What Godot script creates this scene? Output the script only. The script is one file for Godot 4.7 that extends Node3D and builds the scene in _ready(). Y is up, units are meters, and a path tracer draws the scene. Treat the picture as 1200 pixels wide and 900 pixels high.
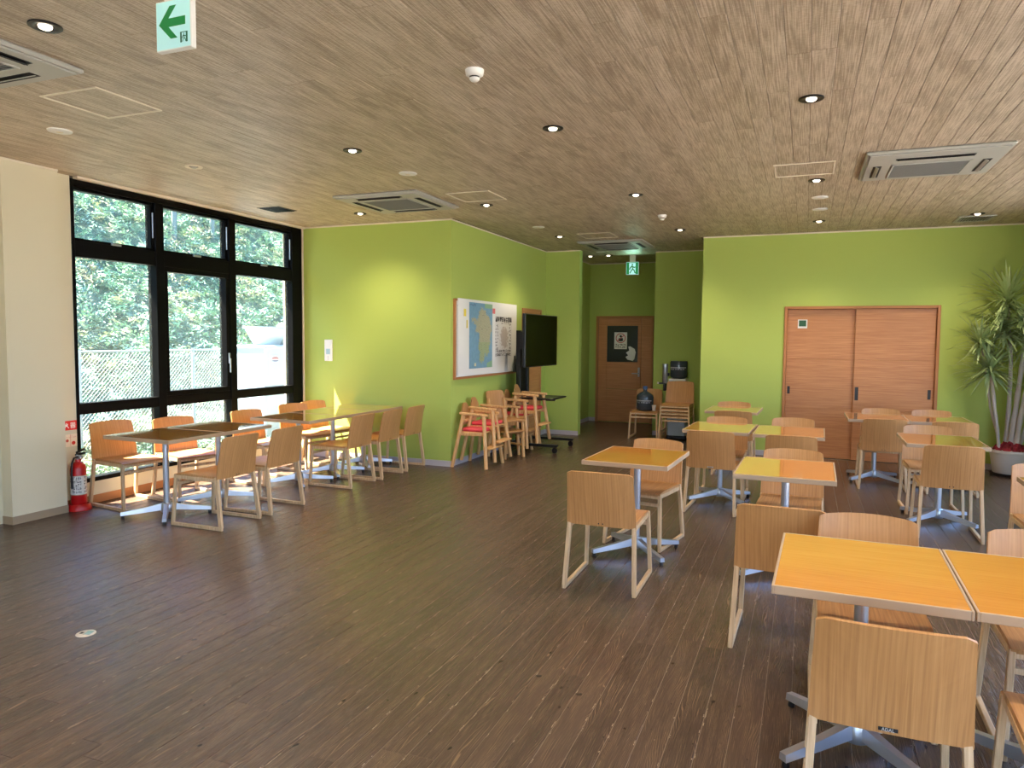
extends Node3D
# Dining room with green walls, plank floor and board ceiling, seen from the middle of the room.

const H := 2.95
var M := {}
var taken := {}
var rng := RandomNumberGenerator.new()
var cam: Camera3D

# ------------------------------------------------------------------ scene
func _ready() -> void:
	rng.seed = 7
	# camera
	cam = Camera3D.new()
	cam.name = "camera"
	cam.fov = 55.68
	cam.near = 0.05; cam.far = 200.0
	cam.position = Vector3(0, 1.55, 0)
	cam.rotation_order = EULER_ORDER_YXZ
	cam.rotation = Vector3(deg_to_rad(-3.6015), deg_to_rad(21.943), deg_to_rad(0.4383))
	add_child(cam)
	cam.current = true
	# sky, sun, exposure
	var we := WorldEnvironment.new()
	we.name = "world"
	var env := Environment.new()
	env.background_mode = Environment.BG_SKY
	var sky := Sky.new()
	var sm := ProceduralSkyMaterial.new()
	sm.sky_top_color = Color(0.46, 0.64, 0.90)
	sm.sky_horizon_color = Color(0.86, 0.92, 0.97)
	sm.ground_bottom_color = Color(0.5, 0.5, 0.48)
	sm.ground_horizon_color = Color(0.8, 0.82, 0.84)
	sm.sky_energy_multiplier = 1.4
	sky.sky_material = sm
	env.sky = sky
	env.tonemap_mode = Environment.TONE_MAPPER_LINEAR
	env.tonemap_exposure = 4.0
	env.sdfgi_enabled = true; env.ssao_enabled = true; env.ssil_enabled = true
	we.environment = env
	add_child(we)
	var sun := DirectionalLight3D.new()
	sun.name = "sun"
	sun.light_color = Color(1.0, 0.95, 0.86)
	sun.light_energy = 7.5
	sun.light_angular_distance = 0.6
	sun.shadow_enabled = true
	add_child(sun)
	sun.look_at_from_position(Vector3.ZERO, Vector3(1.0, -2.0, -0.47))
	materials()
	room()
	doors()
	outside()
	furniture()
	wall_things()
	ceiling_things()
	small_things()

# ------------------------------------------------------------------ mesh builder
class MB:
	var v := PackedVector3Array()
	var n := PackedVector3Array()
	var u := PackedVector2Array()
	func tri(a: Vector3, b: Vector3, c: Vector3, na: Vector3, nb: Vector3, nc: Vector3, ua := Vector2.ZERO, ub := Vector2.ZERO, uc := Vector2.ZERO) -> void:
		if (b - a).cross(c - a).dot(na + nb + nc) > 0.0:
			v.append_array([a, c, b]); n.append_array([na, nc, nb]); u.append_array([ua, uc, ub])
		else:
			v.append_array([a, b, c]); n.append_array([na, nb, nc]); u.append_array([ua, ub, uc])
	func quad(a: Vector3, b: Vector3, c: Vector3, d: Vector3, nn: Vector3, ua := Vector2(0, 0), ub := Vector2(1, 0), uc := Vector2(1, 1), ud := Vector2(0, 1)) -> void:
		tri(a, b, c, nn, nn, nn, ua, ub, uc)
		tri(a, c, d, nn, nn, nn, ua, uc, ud)
	func fquad(a: Vector3, b: Vector3, c: Vector3, d: Vector3, out: Vector3) -> void:
		var nn := (b - a).cross(d - a)
		if nn.length() < 1e-12: nn = (c - b).cross(d - b)
		nn = nn.normalized()
		if nn.dot(out) < 0.0: nn = -nn
		quad(a, b, c, d, nn)
	func ftri(a: Vector3, b: Vector3, c: Vector3, out: Vector3) -> void:
		var nn := (b - a).cross(c - a).normalized()
		if nn.dot(out) < 0.0: nn = -nn
		tri(a, b, c, nn, nn, nn)
	# box centred at c with size s and chamfer b
	func box(c: Vector3, s: Vector3, b := 0.0, t := Transform3D.IDENTITY) -> void:
		var h := s * 0.5
		if b <= 0.0:
			for ax in 3:
				for sg in [-1.0, 1.0]:
					var nn := Vector3.ZERO; nn[ax] = sg
					var e1 := Vector3.ZERO; e1[(ax + 1) % 3] = h[(ax + 1) % 3]
					var e2 := Vector3.ZERO; e2[(ax + 2) % 3] = h[(ax + 2) % 3]
					var o := c + nn * h[ax]
					var nt := (t.basis * nn).normalized()
					quad(t * (o - e1 - e2), t * (o + e1 - e2), t * (o + e1 + e2), t * (o - e1 + e2), nt)
			return
		b = minf(b, minf(h.x, minf(h.y, h.z)) * 0.98)
		for ax in 3:
			var i := (ax + 1) % 3
			var j := (ax + 2) % 3
			for sg in [-1.0, 1.0]:
				var nn := Vector3.ZERO; nn[ax] = sg
				var e1 := Vector3.ZERO; e1[i] = h[i] - b
				var e2 := Vector3.ZERO; e2[j] = h[j] - b
				var o := c + nn * h[ax]
				quad(t * (o - e1 - e2), t * (o + e1 - e2), t * (o + e1 + e2), t * (o - e1 + e2), (t.basis * nn).normalized())
			# edges that run along ax
			for si in [-1.0, 1.0]:
				for sj in [-1.0, 1.0]:
					var ea := Vector3.ZERO; ea[ax] = h[ax] - b
					var p := c; p[i] += si * h[i]; p[j] += sj * (h[j] - b)
					var q := c; q[i] += si * (h[i] - b); q[j] += sj * h[j]
					var nn := Vector3.ZERO; nn[i] = si; nn[j] = sj
					quad(t * (p - ea), t * (p + ea), t * (q + ea), t * (q - ea), (t.basis * nn).normalized())
		for sx in [-1.0, 1.0]:
			for sy in [-1.0, 1.0]:
				for sz in [-1.0, 1.0]:
					var g := Vector3(sx, sy, sz)
					var k := c + g * h
					var nn := (t.basis * g).normalized()
					tri(t * (k - Vector3(0, sy * b, sz * b)), t * (k - Vector3(sx * b, 0, sz * b)), t * (k - Vector3(sx * b, sy * b, 0)), nn, nn, nn)
	func span(x0: float, x1: float, y0: float, y1: float, z0: float, z1: float, b := 0.0) -> void:
		box(Vector3((x0 + x1) / 2, (y0 + y1) / 2, (z0 + z1) / 2), Vector3(absf(x1 - x0), absf(y1 - y0), absf(z1 - z0)), b)
	# square bar from a to b, chamfered; w across the side vector, d across the other
	func bar(a: Vector3, b: Vector3, w: float, d: float, side := Vector3.RIGHT, ch := 0.002) -> void:
		var y := (b - a).normalized()
		var x := (side - y * side.dot(y)).normalized()
		var z := x.cross(y)
		box(Vector3.ZERO, Vector3(w, (b - a).length(), d), ch, Transform3D(Basis(x, y, z), (a + b) / 2))
	# tube along points with radii
	func tube(pts: Array, rad: Array, seg := 10, caps := true) -> void:
		var rings := []
		for i in pts.size():
			var dir: Vector3
			if i == 0: dir = pts[1] - pts[0]
			elif i == pts.size() - 1: dir = pts[i] - pts[i - 1]
			else: dir = (pts[i + 1] - pts[i]).normalized() + (pts[i] - pts[i - 1]).normalized()
			dir = dir.normalized()
			var sd := Vector3.RIGHT if absf(dir.x) < 0.9 else Vector3.FORWARD
			var x := (sd - dir * sd.dot(dir)).normalized()
			var z := x.cross(dir)
			var ring := []
			for k in seg:
				var an := TAU * k / seg
				ring.append([pts[i] + (x * cos(an) + z * sin(an)) * rad[i], x * cos(an) + z * sin(an)])
			rings.append(ring)
		for i in pts.size() - 1:
			for k in seg:
				var l := (k + 1) % seg
				var A = rings[i][k]; var B = rings[i][l]; var C = rings[i + 1][l]; var D = rings[i + 1][k]
				var u0 := float(k) / seg; var u1 := float(k + 1) / seg
				var v0 := float(i) / (pts.size() - 1); var v1 := float(i + 1) / (pts.size() - 1)
				tri(A[0], B[0], C[0], A[1], B[1], C[1], Vector2(u0, v0), Vector2(u1, v0), Vector2(u1, v1))
				tri(A[0], C[0], D[0], A[1], C[1], D[1], Vector2(u0, v0), Vector2(u1, v1), Vector2(u0, v1))
		if caps:
			for e in [0, pts.size() - 1]:
				var nn: Vector3 = (pts[0] - pts[1]).normalized() if e == 0 else (pts[e] - pts[e - 1]).normalized()
				for k in seg:
					tri(pts[e], rings[e][k][0], rings[e][(k + 1) % seg][0], nn, nn, nn)
	# lathe: profile of Vector2(radius, y), around the y axis at c; sharp where the angle is large
	func lathe(prof: Array, c := Vector3.ZERO, seg := 24, t := Transform3D.IDENTITY) -> void:
		for i in prof.size() - 1:
			var p: Vector2 = prof[i]; var q: Vector2 = prof[i + 1]
			var tg := (q - p).normalized()
			var nn := Vector2(tg.y, -tg.x)
			var na := nn; var nb := nn
			if i > 0:
				var tp: Vector2 = (prof[i] - prof[i - 1]).normalized()
				if tp.dot(tg) > 0.6: na = (nn + Vector2(tp.y, -tp.x)).normalized()
			if i < prof.size() - 2:
				var tq: Vector2 = (prof[i + 2] - prof[i + 1]).normalized()
				if tq.dot(tg) > 0.6: nb = (nn + Vector2(tq.y, -tq.x)).normalized()
			for k in seg:
				var a0 := TAU * k / seg; var a1 := TAU * (k + 1) / seg
				var d0 := Vector3(cos(a0), 0, sin(a0)); var d1 := Vector3(cos(a1), 0, sin(a1))
				var A := t * (c + d0 * p.x + Vector3.UP * p.y); var B := t * (c + d1 * p.x + Vector3.UP * p.y)
				var C := t * (c + d1 * q.x + Vector3.UP * q.y); var D := t * (c + d0 * q.x + Vector3.UP * q.y)
				var nA := t.basis * (d0 * na.x + Vector3.UP * na.y); var nB := t.basis * (d1 * na.x + Vector3.UP * na.y)
				var nC := t.basis * (d1 * nb.x + Vector3.UP * nb.y); var nD := t.basis * (d0 * nb.x + Vector3.UP * nb.y)
				var ua := Vector2(float(k) / seg, float(i) / (prof.size() - 1)); var ub := Vector2(float(k + 1) / seg, ua.y)
				var uc := Vector2(ub.x, float(i + 1) / (prof.size() - 1)); var ud := Vector2(ua.x, uc.y)
				if p.x > 1e-6: tri(A, B, C, nA, nB, nC, ua, ub, uc)
				if q.x > 1e-6: tri(A, C, D, nA, nC, nD, ua, uc, ud)
	# thin shell: f(u, v) -> mid surface point, u and v in 0..1
	func shell(f: Callable, th: float, nu: int, nv: int) -> void:
		var P := []; var N := []
		for i in nu + 1:
			for j in nv + 1:
				var uu := float(i) / nu; var vv := float(j) / nv
				var e := 0.01
				var du: Vector3 = f.call(minf(uu + e, 1), vv) - f.call(maxf(uu - e, 0), vv)
				var dv: Vector3 = f.call(uu, minf(vv + e, 1)) - f.call(uu, maxf(vv - e, 0))
				P.append(f.call(uu, vv)); N.append(du.cross(dv).normalized())
		var w := nv + 1
		for i in nu:
			for j in nv:
				var k := [i * w + j, (i + 1) * w + j, (i + 1) * w + j + 1, i * w + j + 1]
				for s in [0.5, -0.5]:
					var g: float = signf(s)
					var a: Vector3 = P[k[0]] + N[k[0]] * th * s; var b: Vector3 = P[k[1]] + N[k[1]] * th * s
					var c: Vector3 = P[k[2]] + N[k[2]] * th * s; var d: Vector3 = P[k[3]] + N[k[3]] * th * s
					tri(a, b, c, N[k[0]] * g, N[k[1]] * g, N[k[2]] * g)
					tri(a, c, d, N[k[0]] * g, N[k[2]] * g, N[k[3]] * g)
		var mid: Vector3 = P[(nu / 2) * w + nv / 2]
		var rim := []
		for i in nu + 1: rim.append(i * w)
		for j in range(1, nv + 1): rim.append(nu * w + j)
		for i in range(nu - 1, -1, -1): rim.append(i * w + nv)
		for j in range(nv - 1, -1, -1): rim.append(j)
		for r in rim.size() - 1:
			var a: int = rim[r]; var b: int = rim[r + 1]
			fquad(P[a] + N[a] * th * 0.5, P[b] + N[b] * th * 0.5, P[b] - N[b] * th * 0.5, P[a] - N[a] * th * 0.5, (P[a] + P[b]) * 0.5 - mid)
	# extruded polygon: pts in the xy plane, from z0 to z1, placed by t
	func extrude(pts: PackedVector2Array, z0: float, z1: float, t := Transform3D.IDENTITY) -> void:
		var id := Geometry2D.triangulate_polygon(pts)
		for k in range(0, id.size(), 3):
			for z in [z0, z1]:
				var nn := t.basis * Vector3(0, 0, 1.0 if z == maxf(z0, z1) else -1.0)
				var a := pts[id[k]]; var b := pts[id[k + 1]]; var c := pts[id[k + 2]]
				tri(t * Vector3(a.x, a.y, z), t * Vector3(b.x, b.y, z), t * Vector3(c.x, c.y, z), nn, nn, nn, a, b, c)
		var cw := Geometry2D.is_polygon_clockwise(pts)
		for k in pts.size():
			var a := pts[k]; var b := pts[(k + 1) % pts.size()]
			var e := (b - a).normalized()
			var nn := t.basis * (Vector3(-e.y, e.x, 0) if cw else Vector3(e.y, -e.x, 0))
			quad(t * Vector3(a.x, a.y, z0), t * Vector3(b.x, b.y, z0), t * Vector3(b.x, b.y, z1), t * Vector3(a.x, a.y, z1), nn)
	func mesh(m: Material) -> ArrayMesh:
		var am := ArrayMesh.new()
		var arr := []
		arr.resize(Mesh.ARRAY_MAX)
		arr[Mesh.ARRAY_VERTEX] = v; arr[Mesh.ARRAY_NORMAL] = n; arr[Mesh.ARRAY_TEX_UV] = u
		am.add_surface_from_arrays(Mesh.PRIMITIVE_TRIANGLES, arr)
		am.surface_set_material(0, m)
		return am

# ------------------------------------------------------------------ nodes
func numbered(called: String) -> String:
	if not taken.has(called):
		taken[called] = 0
		return called
	taken[called] += 1
	return "%s_%03d" % [called, taken[called]]

func put(mb: MB, called: String, m: Material, parent: Node = self) -> MeshInstance3D:
	var o := MeshInstance3D.new()
	o.mesh = mb.mesh(m)
	o.name = numbered(called) if parent == self else called
	parent.add_child(o, true)
	return o

func inst(mesh: Mesh, called: String, parent: Node, at := Transform3D.IDENTITY) -> MeshInstance3D:
	var o := MeshInstance3D.new()
	o.mesh = mesh; o.name = called; o.transform = at
	parent.add_child(o, true)
	return o

func tag(o: Node, label: String, category := "", group := "", kind := "") -> Node:
	if label: o.set_meta("label", label)
	if category: o.set_meta("category", category)
	if group: o.set_meta("group", group)
	if kind: o.set_meta("kind", kind)
	return o

func thing(called: String, label: String, category: String, at := Vector3.ZERO, turn := 0.0, group := "") -> Node3D:
	var o := Node3D.new()
	o.name = numbered(called)
	add_child(o)
	o.position = at; o.rotation.y = deg_to_rad(turn)
	tag(o, label, category, group)
	return o

func setting(called: String, label: String, at := Vector3.ZERO) -> Node3D:
	var o := Node3D.new()
	o.name = called
	add_child(o)
	o.position = at
	tag(o, label, "", "", "structure")
	return o

func copy(src: Node3D, called: String, label: String, at: Vector3, turn := 0.0) -> Node3D:
	var c := src.duplicate()
	c.name = numbered(called)
	add_child(c)
	c.position = at; c.rotation = Vector3(0, deg_to_rad(turn), 0)
	c.set_meta("label", label)
	return c

# ------------------------------------------------------------------ materials and textures
func flat(c: Color, rough := 0.6, metal := 0.0, spec := 0.5) -> StandardMaterial3D:
	var m := StandardMaterial3D.new()
	m.albedo_color = c; m.roughness = rough; m.metallic = metal; m.metallic_specular = spec
	return m

func tex(m: StandardMaterial3D, img: Image, tri_scale := 0.0) -> StandardMaterial3D:
	m.albedo_texture = ImageTexture.create_from_image(img)
	if tri_scale > 0.0:
		m.uv1_triplanar = true
		m.uv1_scale = Vector3.ONE * tri_scale
	return m

func noise(seed_: int, freq: float, oct := 3) -> FastNoiseLite:
	var f := FastNoiseLite.new()
	f.seed = seed_; f.frequency = freq; f.fractal_octaves = oct
	f.noise_type = FastNoiseLite.TYPE_SIMPLEX_SMOOTH
	return f

func ramp(a: Color, b: Color, c: Color, t: float) -> Color:
	t = clampf(t, 0, 1)
	return a.lerp(b, t * 2) if t < 0.5 else b.lerp(c, t * 2 - 1)

# wood, grain along v (vertical) or along u; the far quarter is blended over the start, so that it tiles
func wood(w: int, h: int, seed_: int, dark: Color, mid: Color, pale: Color, across: float, along: float, horizontal := false, bend := 0.5, strong := 0.55) -> Image:
	var f1 := noise(seed_, 1.0, 2); var f2 := noise(seed_ + 1, 1.0, 3)
	var W := w * 5 / 4; var Hh := h * 5 / 4
	var t := PackedFloat32Array(); t.resize(W * Hh)
	var k := 0
	for y in Hh:
		for x in W:
			var p := float(x) / w; var q := float(y) / h
			if horizontal:
				var s := p; p = q; q = s
			var warp := f1.get_noise_2d(p * across * 0.12, q * along * 0.7)
			var g := f2.get_noise_2d(p * across + warp * bend, q * along)
			var fine := f1.get_noise_2d(p * across * 5.0, q * along * 3.0 + 50.0)
			t[k] = 0.5 + strong * g + 0.4 * strong * fine + 0.3 * strong * warp
			k += 1
	var b := PackedByteArray(); b.resize(w * h * 3)
	k = 0
	for y in h:
		var ky := clampf(y * 4.0 / h, 0, 1)
		for x in w:
			var kx := clampf(x * 4.0 / w, 0, 1)
			var v := t[y * W + x]
			if kx < 1: v = lerpf(t[y * W + x + w], v, kx)
			if ky < 1:
				var u := t[(y + h) * W + x]
				if kx < 1: u = lerpf(t[(y + h) * W + x + w], u, kx)
				v = lerpf(u, v, ky)
			var c := ramp(dark, mid, pale, v)
			b[k] = c.r8; b[k + 1] = c.g8; b[k + 2] = c.b8
			k += 3
	return Image.create_from_data(w, h, false, Image.FORMAT_RGB8, b)

# eight boards in one picture, each 1/8 of its height; grain runs along u
func floor_boards(w: int, h: int) -> Array:
	var f1 := noise(11, 1.0, 2); var f2 := noise(12, 1.0, 3); var f3 := noise(13, 1.0, 2); var f4 := noise(14, 1.0, 2)
	var b := PackedByteArray(); b.resize(w * h * 3)
	var hb := PackedByteArray(); hb.resize(w * h)
	var rows := 8
	var rh := h / rows
	var tone := [0.0, 0.07, -0.05, 0.03, -0.02, 0.05, -0.07, 0.01]
	var k := 0
	for y in h:
		var r := y / rh
		var a := float(y % rh) / rh
		var centre := 0.5 + 0.35 * sin(r * 2.4)
		for x in w:
			var s := float(x) / w
			# cathedral figure: distance from a heart line that wanders
			var wob := f1.get_noise_2d(s * 1.4, r * 7.3) * 0.5
			var dist := absf(a - centre - wob * 0.6) * 3.0 + f1.get_noise_2d(s * 1.7, a * 1.5 + r * 9.0) * 0.5 + f4.get_noise_2d(s * 9.0, a * 2.0 + r * 9.0) * 0.06 + s * 0.5
			var ring := sin(dist * (30.0 + 6.0 * (r % 3)))
			var line := smoothstep(0.72, 0.98, ring) * smoothstep(-0.25, 0.35, f4.get_noise_2d(s * 3.0, a * 2.0 + r * 5.0))
			var streak := f2.get_noise_2d(s * 6.0, a * 26.0 + r * 40.0)
			var fleck := smoothstep(0.34, 0.56, f3.get_noise_2d(s * 9.0, a * 34.0 + r * 60.0))
			var knot := smoothstep(0.70, 0.76, f4.get_noise_2d(s * 18.0 + 90.0, a * 1.8 + r * 3.0))
			var c := Color(0.305, 0.245, 0.208)
			c = c * (1.0 + tone[r] + 0.17 * streak)
			c = c.lerp(Color(0.56, 0.46, 0.36), 0.68 * line + 0.42 * fleck)
			c = c.lerp(Color(0.13, 0.09, 0.075), 0.75 * knot)
			b[k * 3] = c.r8; b[k * 3 + 1] = c.g8; b[k * 3 + 2] = c.b8
			hb[k] = int(clampf(128.0 + 70.0 * streak + 22.0 * ring + 44.0 * fleck, 0, 255))
			k += 1
	# worn spots: pale filler and chips along the long edges and a few in the field
	var img := Image.create_from_data(w, h, false, Image.FORMAT_RGB8, b)
	var g := RandomNumberGenerator.new(); g.seed = 5
	for i in 75:
		var r := g.randi_range(0, 7)
		var edge := g.randf() < 0.8
		var yy := r * rh + (5 if g.randf() < 0.5 else rh - 8) if edge else r * rh + g.randi_range(8, rh - 8)
		var xx := g.randi_range(0, w - 40)
		var len := g.randi_range(2, 30) if edge else g.randi_range(1, 4)
		for q in len:
			if g.randf() < 0.75: img.fill_rect(Rect2i(xx + q, yy, 1, g.randi_range(2, 3)), Color(0.78, 0.70, 0.60))
	var him := Image.create_from_data(w, h, false, Image.FORMAT_L8, hb)
	him.convert(Image.FORMAT_RGBA8)
	him.bump_map_to_normal_map(2.2)
	return [img, him]

func ceiling_boards(w: int, h: int) -> Image:
	var f1 := noise(31, 1.0, 3); var f2 := noise(32, 1.0, 3); var f3 := noise(33, 1.0, 2)
	var b := PackedByteArray(); b.resize(w * h * 3)
	var rh := h / 8
	var tone := [0.0, 0.09, -0.10, 0.05, -0.05, 0.12, -0.08, 0.02]
	var k := 0
	for y in h:
		var r := y / rh
		var a := float(y % rh) / rh
		for x in w:
			var s := float(x) / w
			var blotch := f1.get_noise_2d(s * 4.0, a * 1.0 + r * 11.0)
			var streak := f2.get_noise_2d(s * 5.0, a * 13.0 + r * 40.0)
			var saw := f3.get_noise_2d(s * 120.0, a * 3.0 + r * 20.0)
			var grit := f3.get_noise_2d(s * 260.0, a * 40.0 + r * 20.0)
			var c := ramp(Color(0.565, 0.50, 0.42), Color(0.685, 0.625, 0.54), Color(0.80, 0.745, 0.665), 0.5 + tone[r] + 0.36 * blotch + 0.75 * streak + 0.22 * saw + 0.22 * grit)
			b[k] = c.r8; b[k + 1] = c.g8; b[k + 2] = c.b8
			k += 3
	return Image.create_from_data(w, h, false, Image.FORMAT_RGB8, b)

func poly(img: Image, pts: PackedVector2Array, c: Color) -> void:
	var lo := Vector2(1e9, 1e9); var hi := -lo
	for p in pts: lo = lo.min(p); hi = hi.max(p)
	for y in range(maxi(0, int(lo.y)), mini(img.get_height(), int(hi.y) + 2)):
		for x in range(maxi(0, int(lo.x)), mini(img.get_width(), int(hi.x) + 2)):
			if Geometry2D.is_point_in_polygon(Vector2(x + 0.5, y + 0.5), pts): img.set_pixel(x, y, c)

func stroke(img: Image, a: Vector2, b: Vector2, w: float, c: Color) -> void:
	var d := (b - a).normalized().orthogonal() * w * 0.5
	var e := (b - a).normalized() * w * 0.3
	poly(img, PackedVector2Array([a + d - e, b + d + e, b - d + e, a - d - e]), c)

func disc(img: Image, p: Vector2, r: float, c: Color) -> void:
	for y in range(maxi(0, int(p.y - r)), mini(img.get_height(), int(p.y + r) + 1)):
		for x in range(maxi(0, int(p.x - r)), mini(img.get_width(), int(p.x + r) + 1)):
			if Vector2(x + 0.5, y + 0.5).distance_to(p) <= r: img.set_pixel(x, y, c)

# strokes of a character in a unit square, drawn at o with side s
func glyph(img: Image, g: Array, o: Vector2, s: float, w: float, c: Color) -> void:
	for k in g: stroke(img, o + Vector2(k[0], k[1]) * s, o + Vector2(k[2], k[3]) * s, w, c)

func blocks_of_text(img: Image, r: Rect2i, rows: int, cell: int, c: Color, seed_: int, share := 0.8) -> void:
	var g := RandomNumberGenerator.new(); g.seed = seed_
	for k in rows:
		var y := r.position.y + k * r.size.y / rows
		var x := r.position.x
		while x < r.end.x - cell:
			if g.randf() < share:
				for q in 3:
					var hor := g.randf() < 0.5
					if hor: img.fill_rect(Rect2i(x, y + g.randi_range(0, cell - 1), cell - 1, maxi(1, cell / 5)), c)
					else: img.fill_rect(Rect2i(x + g.randi_range(0, cell - 1), y, maxi(1, cell / 5), cell), c)
			x += cell + maxi(1, cell / 4)

func materials() -> void:
	M.green = flat(Color(0.66, 0.735, 0.36), 0.75)
	M.beige = flat(Color(0.83, 0.80, 0.69), 0.8)
	M.white = flat(Color(0.88, 0.88, 0.86), 0.5)
	M.trim = flat(Color(0.86, 0.82, 0.74), 0.6)
	M.base_grey = flat(Color(0.72, 0.70, 0.72), 0.6)
	M.base_tan = flat(Color(0.60, 0.53, 0.43), 0.65)
	M.black = flat(Color(0.055, 0.055, 0.06), 0.4)
	M.alu = flat(Color(0.035, 0.035, 0.038), 0.4, 0.0, 0.2)
	M.dark = flat(Color(0.03, 0.03, 0.032), 0.6)
	M.steel = flat(Color(0.74, 0.76, 0.80), 0.3, 0.8)
	M.silver = flat(Color(0.72, 0.74, 0.76), 0.3, 0.8)
	M.chrome = flat(Color(0.8, 0.8, 0.82), 0.18, 1.0)
	M.ac = flat(Color(0.66, 0.66, 0.63), 0.5)
	M.ac_dark = flat(Color(0.20, 0.20, 0.20), 0.6)
	M.ac_mesh = flat(Color(0.46, 0.46, 0.45), 0.6)
	M.red = flat(Color(0.72, 0.07, 0.07), 0.3)
	M.cushion = flat(Color(0.88, 0.28, 0.32), 0.6)
	M.cloth = flat(Color(0.55, 0.12, 0.16), 0.85)
	M.pot = flat(Color(0.80, 0.76, 0.70), 0.5)
	M.concrete = flat(Color(0.58, 0.57, 0.55), 0.9)
	M.tank = flat(Color(0.66, 0.75, 0.79), 0.5)
	M.wire = flat(Color(0.55, 0.60, 0.62), 0.5)
	M.paper = flat(Color(0.90, 0.90, 0.88), 0.7)
	M.screen = flat(Color(0.012, 0.012, 0.014), 0.12)
	M.bark = flat(Color(0.74, 0.70, 0.66), 0.85)
	M.trunk = flat(Color(0.34, 0.42, 0.42), 0.9)

	var oak := wood(512, 512, 3, Color(0.60, 0.43, 0.26), Color(0.71, 0.53, 0.335), Color(0.80, 0.63, 0.43), 60.0, 1.3, false, 0.6, 0.5)
	M.oak = tex(flat(Color(1.0, 0.975, 0.93), 0.42), oak, 1.3)
	var ash := wood(256, 256, 8, Color(0.70, 0.57, 0.42), Color(0.80, 0.68, 0.52), Color(0.88, 0.78, 0.63), 26.0, 1.2, false, 0.3)
	M.ash = tex(flat(Color.WHITE, 0.5), ash, 3.0)
	var lam := wood(512, 512, 21, Color(0.86, 0.575, 0.235), Color(0.90, 0.62, 0.27), Color(0.93, 0.66, 0.31), 70.0, 1.6, true, 0.3, 0.5)
	M.laminate = tex(flat(Color.WHITE, 0.07), lam, 1.2)
	var dw := wood(512, 512, 41, Color(0.64, 0.41, 0.24), Color(0.72, 0.49, 0.30), Color(0.79, 0.57, 0.37), 56.0, 1.5, true, 0.5, 0.5)
	M.laminate.clearcoat_enabled = true; M.laminate.clearcoat = 1.0; M.laminate.clearcoat_roughness = 0.05
	M.door = tex(flat(Color.WHITE, 0.45), dw, 1.1)
	M.door_frame = flat(Color(0.68, 0.45, 0.26), 0.5)
	var beech := wood(256, 256, 51, Color(0.76, 0.55, 0.32), Color(0.84, 0.65, 0.42), Color(0.92, 0.79, 0.60), 24.0, 1.4, false, 0.3)
	M.edge = flat(Color(0.70, 0.60, 0.48), 0.5)
	M.beech = tex(flat(Color.WHITE, 0.45), beech, 2.5)

	for k in [M.oak, M.laminate]: k.uv1_offset = Vector3(0.5, 0, 0.5)
	var fb := floor_boards(1024, 1024)
	M.floor = tex(flat(Color.WHITE, 0.27), fb[0])
	M.floor.normal_enabled = true
	M.floor.normal_texture = ImageTexture.create_from_image(fb[1])
	M.floor.normal_scale = 0.8
	M.floor_gap = flat(Color(0.45, 0.38, 0.32), 0.9)
	M.ceiling = tex(flat(Color.WHITE, 0.5), ceiling_boards(1024, 1024))
	M.ceiling_gap = flat(Color(0.44, 0.37, 0.30), 0.9)

	M.glass = flat(Color(0.86, 0.95, 0.93, 0.08), 0.02, 0.0, 0.25)
	M.glass.transparency = BaseMaterial3D.TRANSPARENCY_ALPHA
	M.dark_glass = flat(Color(0.22, 0.24, 0.24), 0.15)
	M.jug = flat(Color(0.22, 0.26, 0.30), 0.12)
	M.bulb = flat(Color.WHITE, 0.4)
	M.bulb.emission_enabled = true
	M.bulb.emission = Color(1.0, 0.93, 0.82)
	M.bulb.emission_energy_multiplier = 2.2
	M.leaf = flat(Color(0.58, 0.65, 0.44), 0.42)
	M.leaf.backlight_enabled = true
	M.leaf.backlight = Color(0.25, 0.3, 0.12)
	M.bank_leaf = flat(Color.WHITE, 0.85)
	M.bank_leaf.metallic_specular = 0.2
	M.bank_leaf.vertex_color_use_as_albedo = true
	M.bank_leaf.backlight_enabled = true
	M.bank_leaf.backlight = Color(0.3, 0.4, 0.3)
	M.bank = flat(Color(0.26, 0.36, 0.30), 0.95)
	M.grass = flat(Color(0.25, 0.28, 0.23), 0.95)

# ------------------------------------------------------------------ room
func in_view(p: Vector3) -> float:
	# share of the picture that a small patch at p would take, 0 outside the frame
	var q := cam.global_transform.affine_inverse() * p
	if q.z > -0.2: return 0.0
	var s := Vector2(q.x, q.y) / -q.z
	if absf(s.x) > 0.74 or absf(s.y) > 0.56: return 0.0
	return absf(p.y - 1.55) / pow(-q.z, 3)

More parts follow.
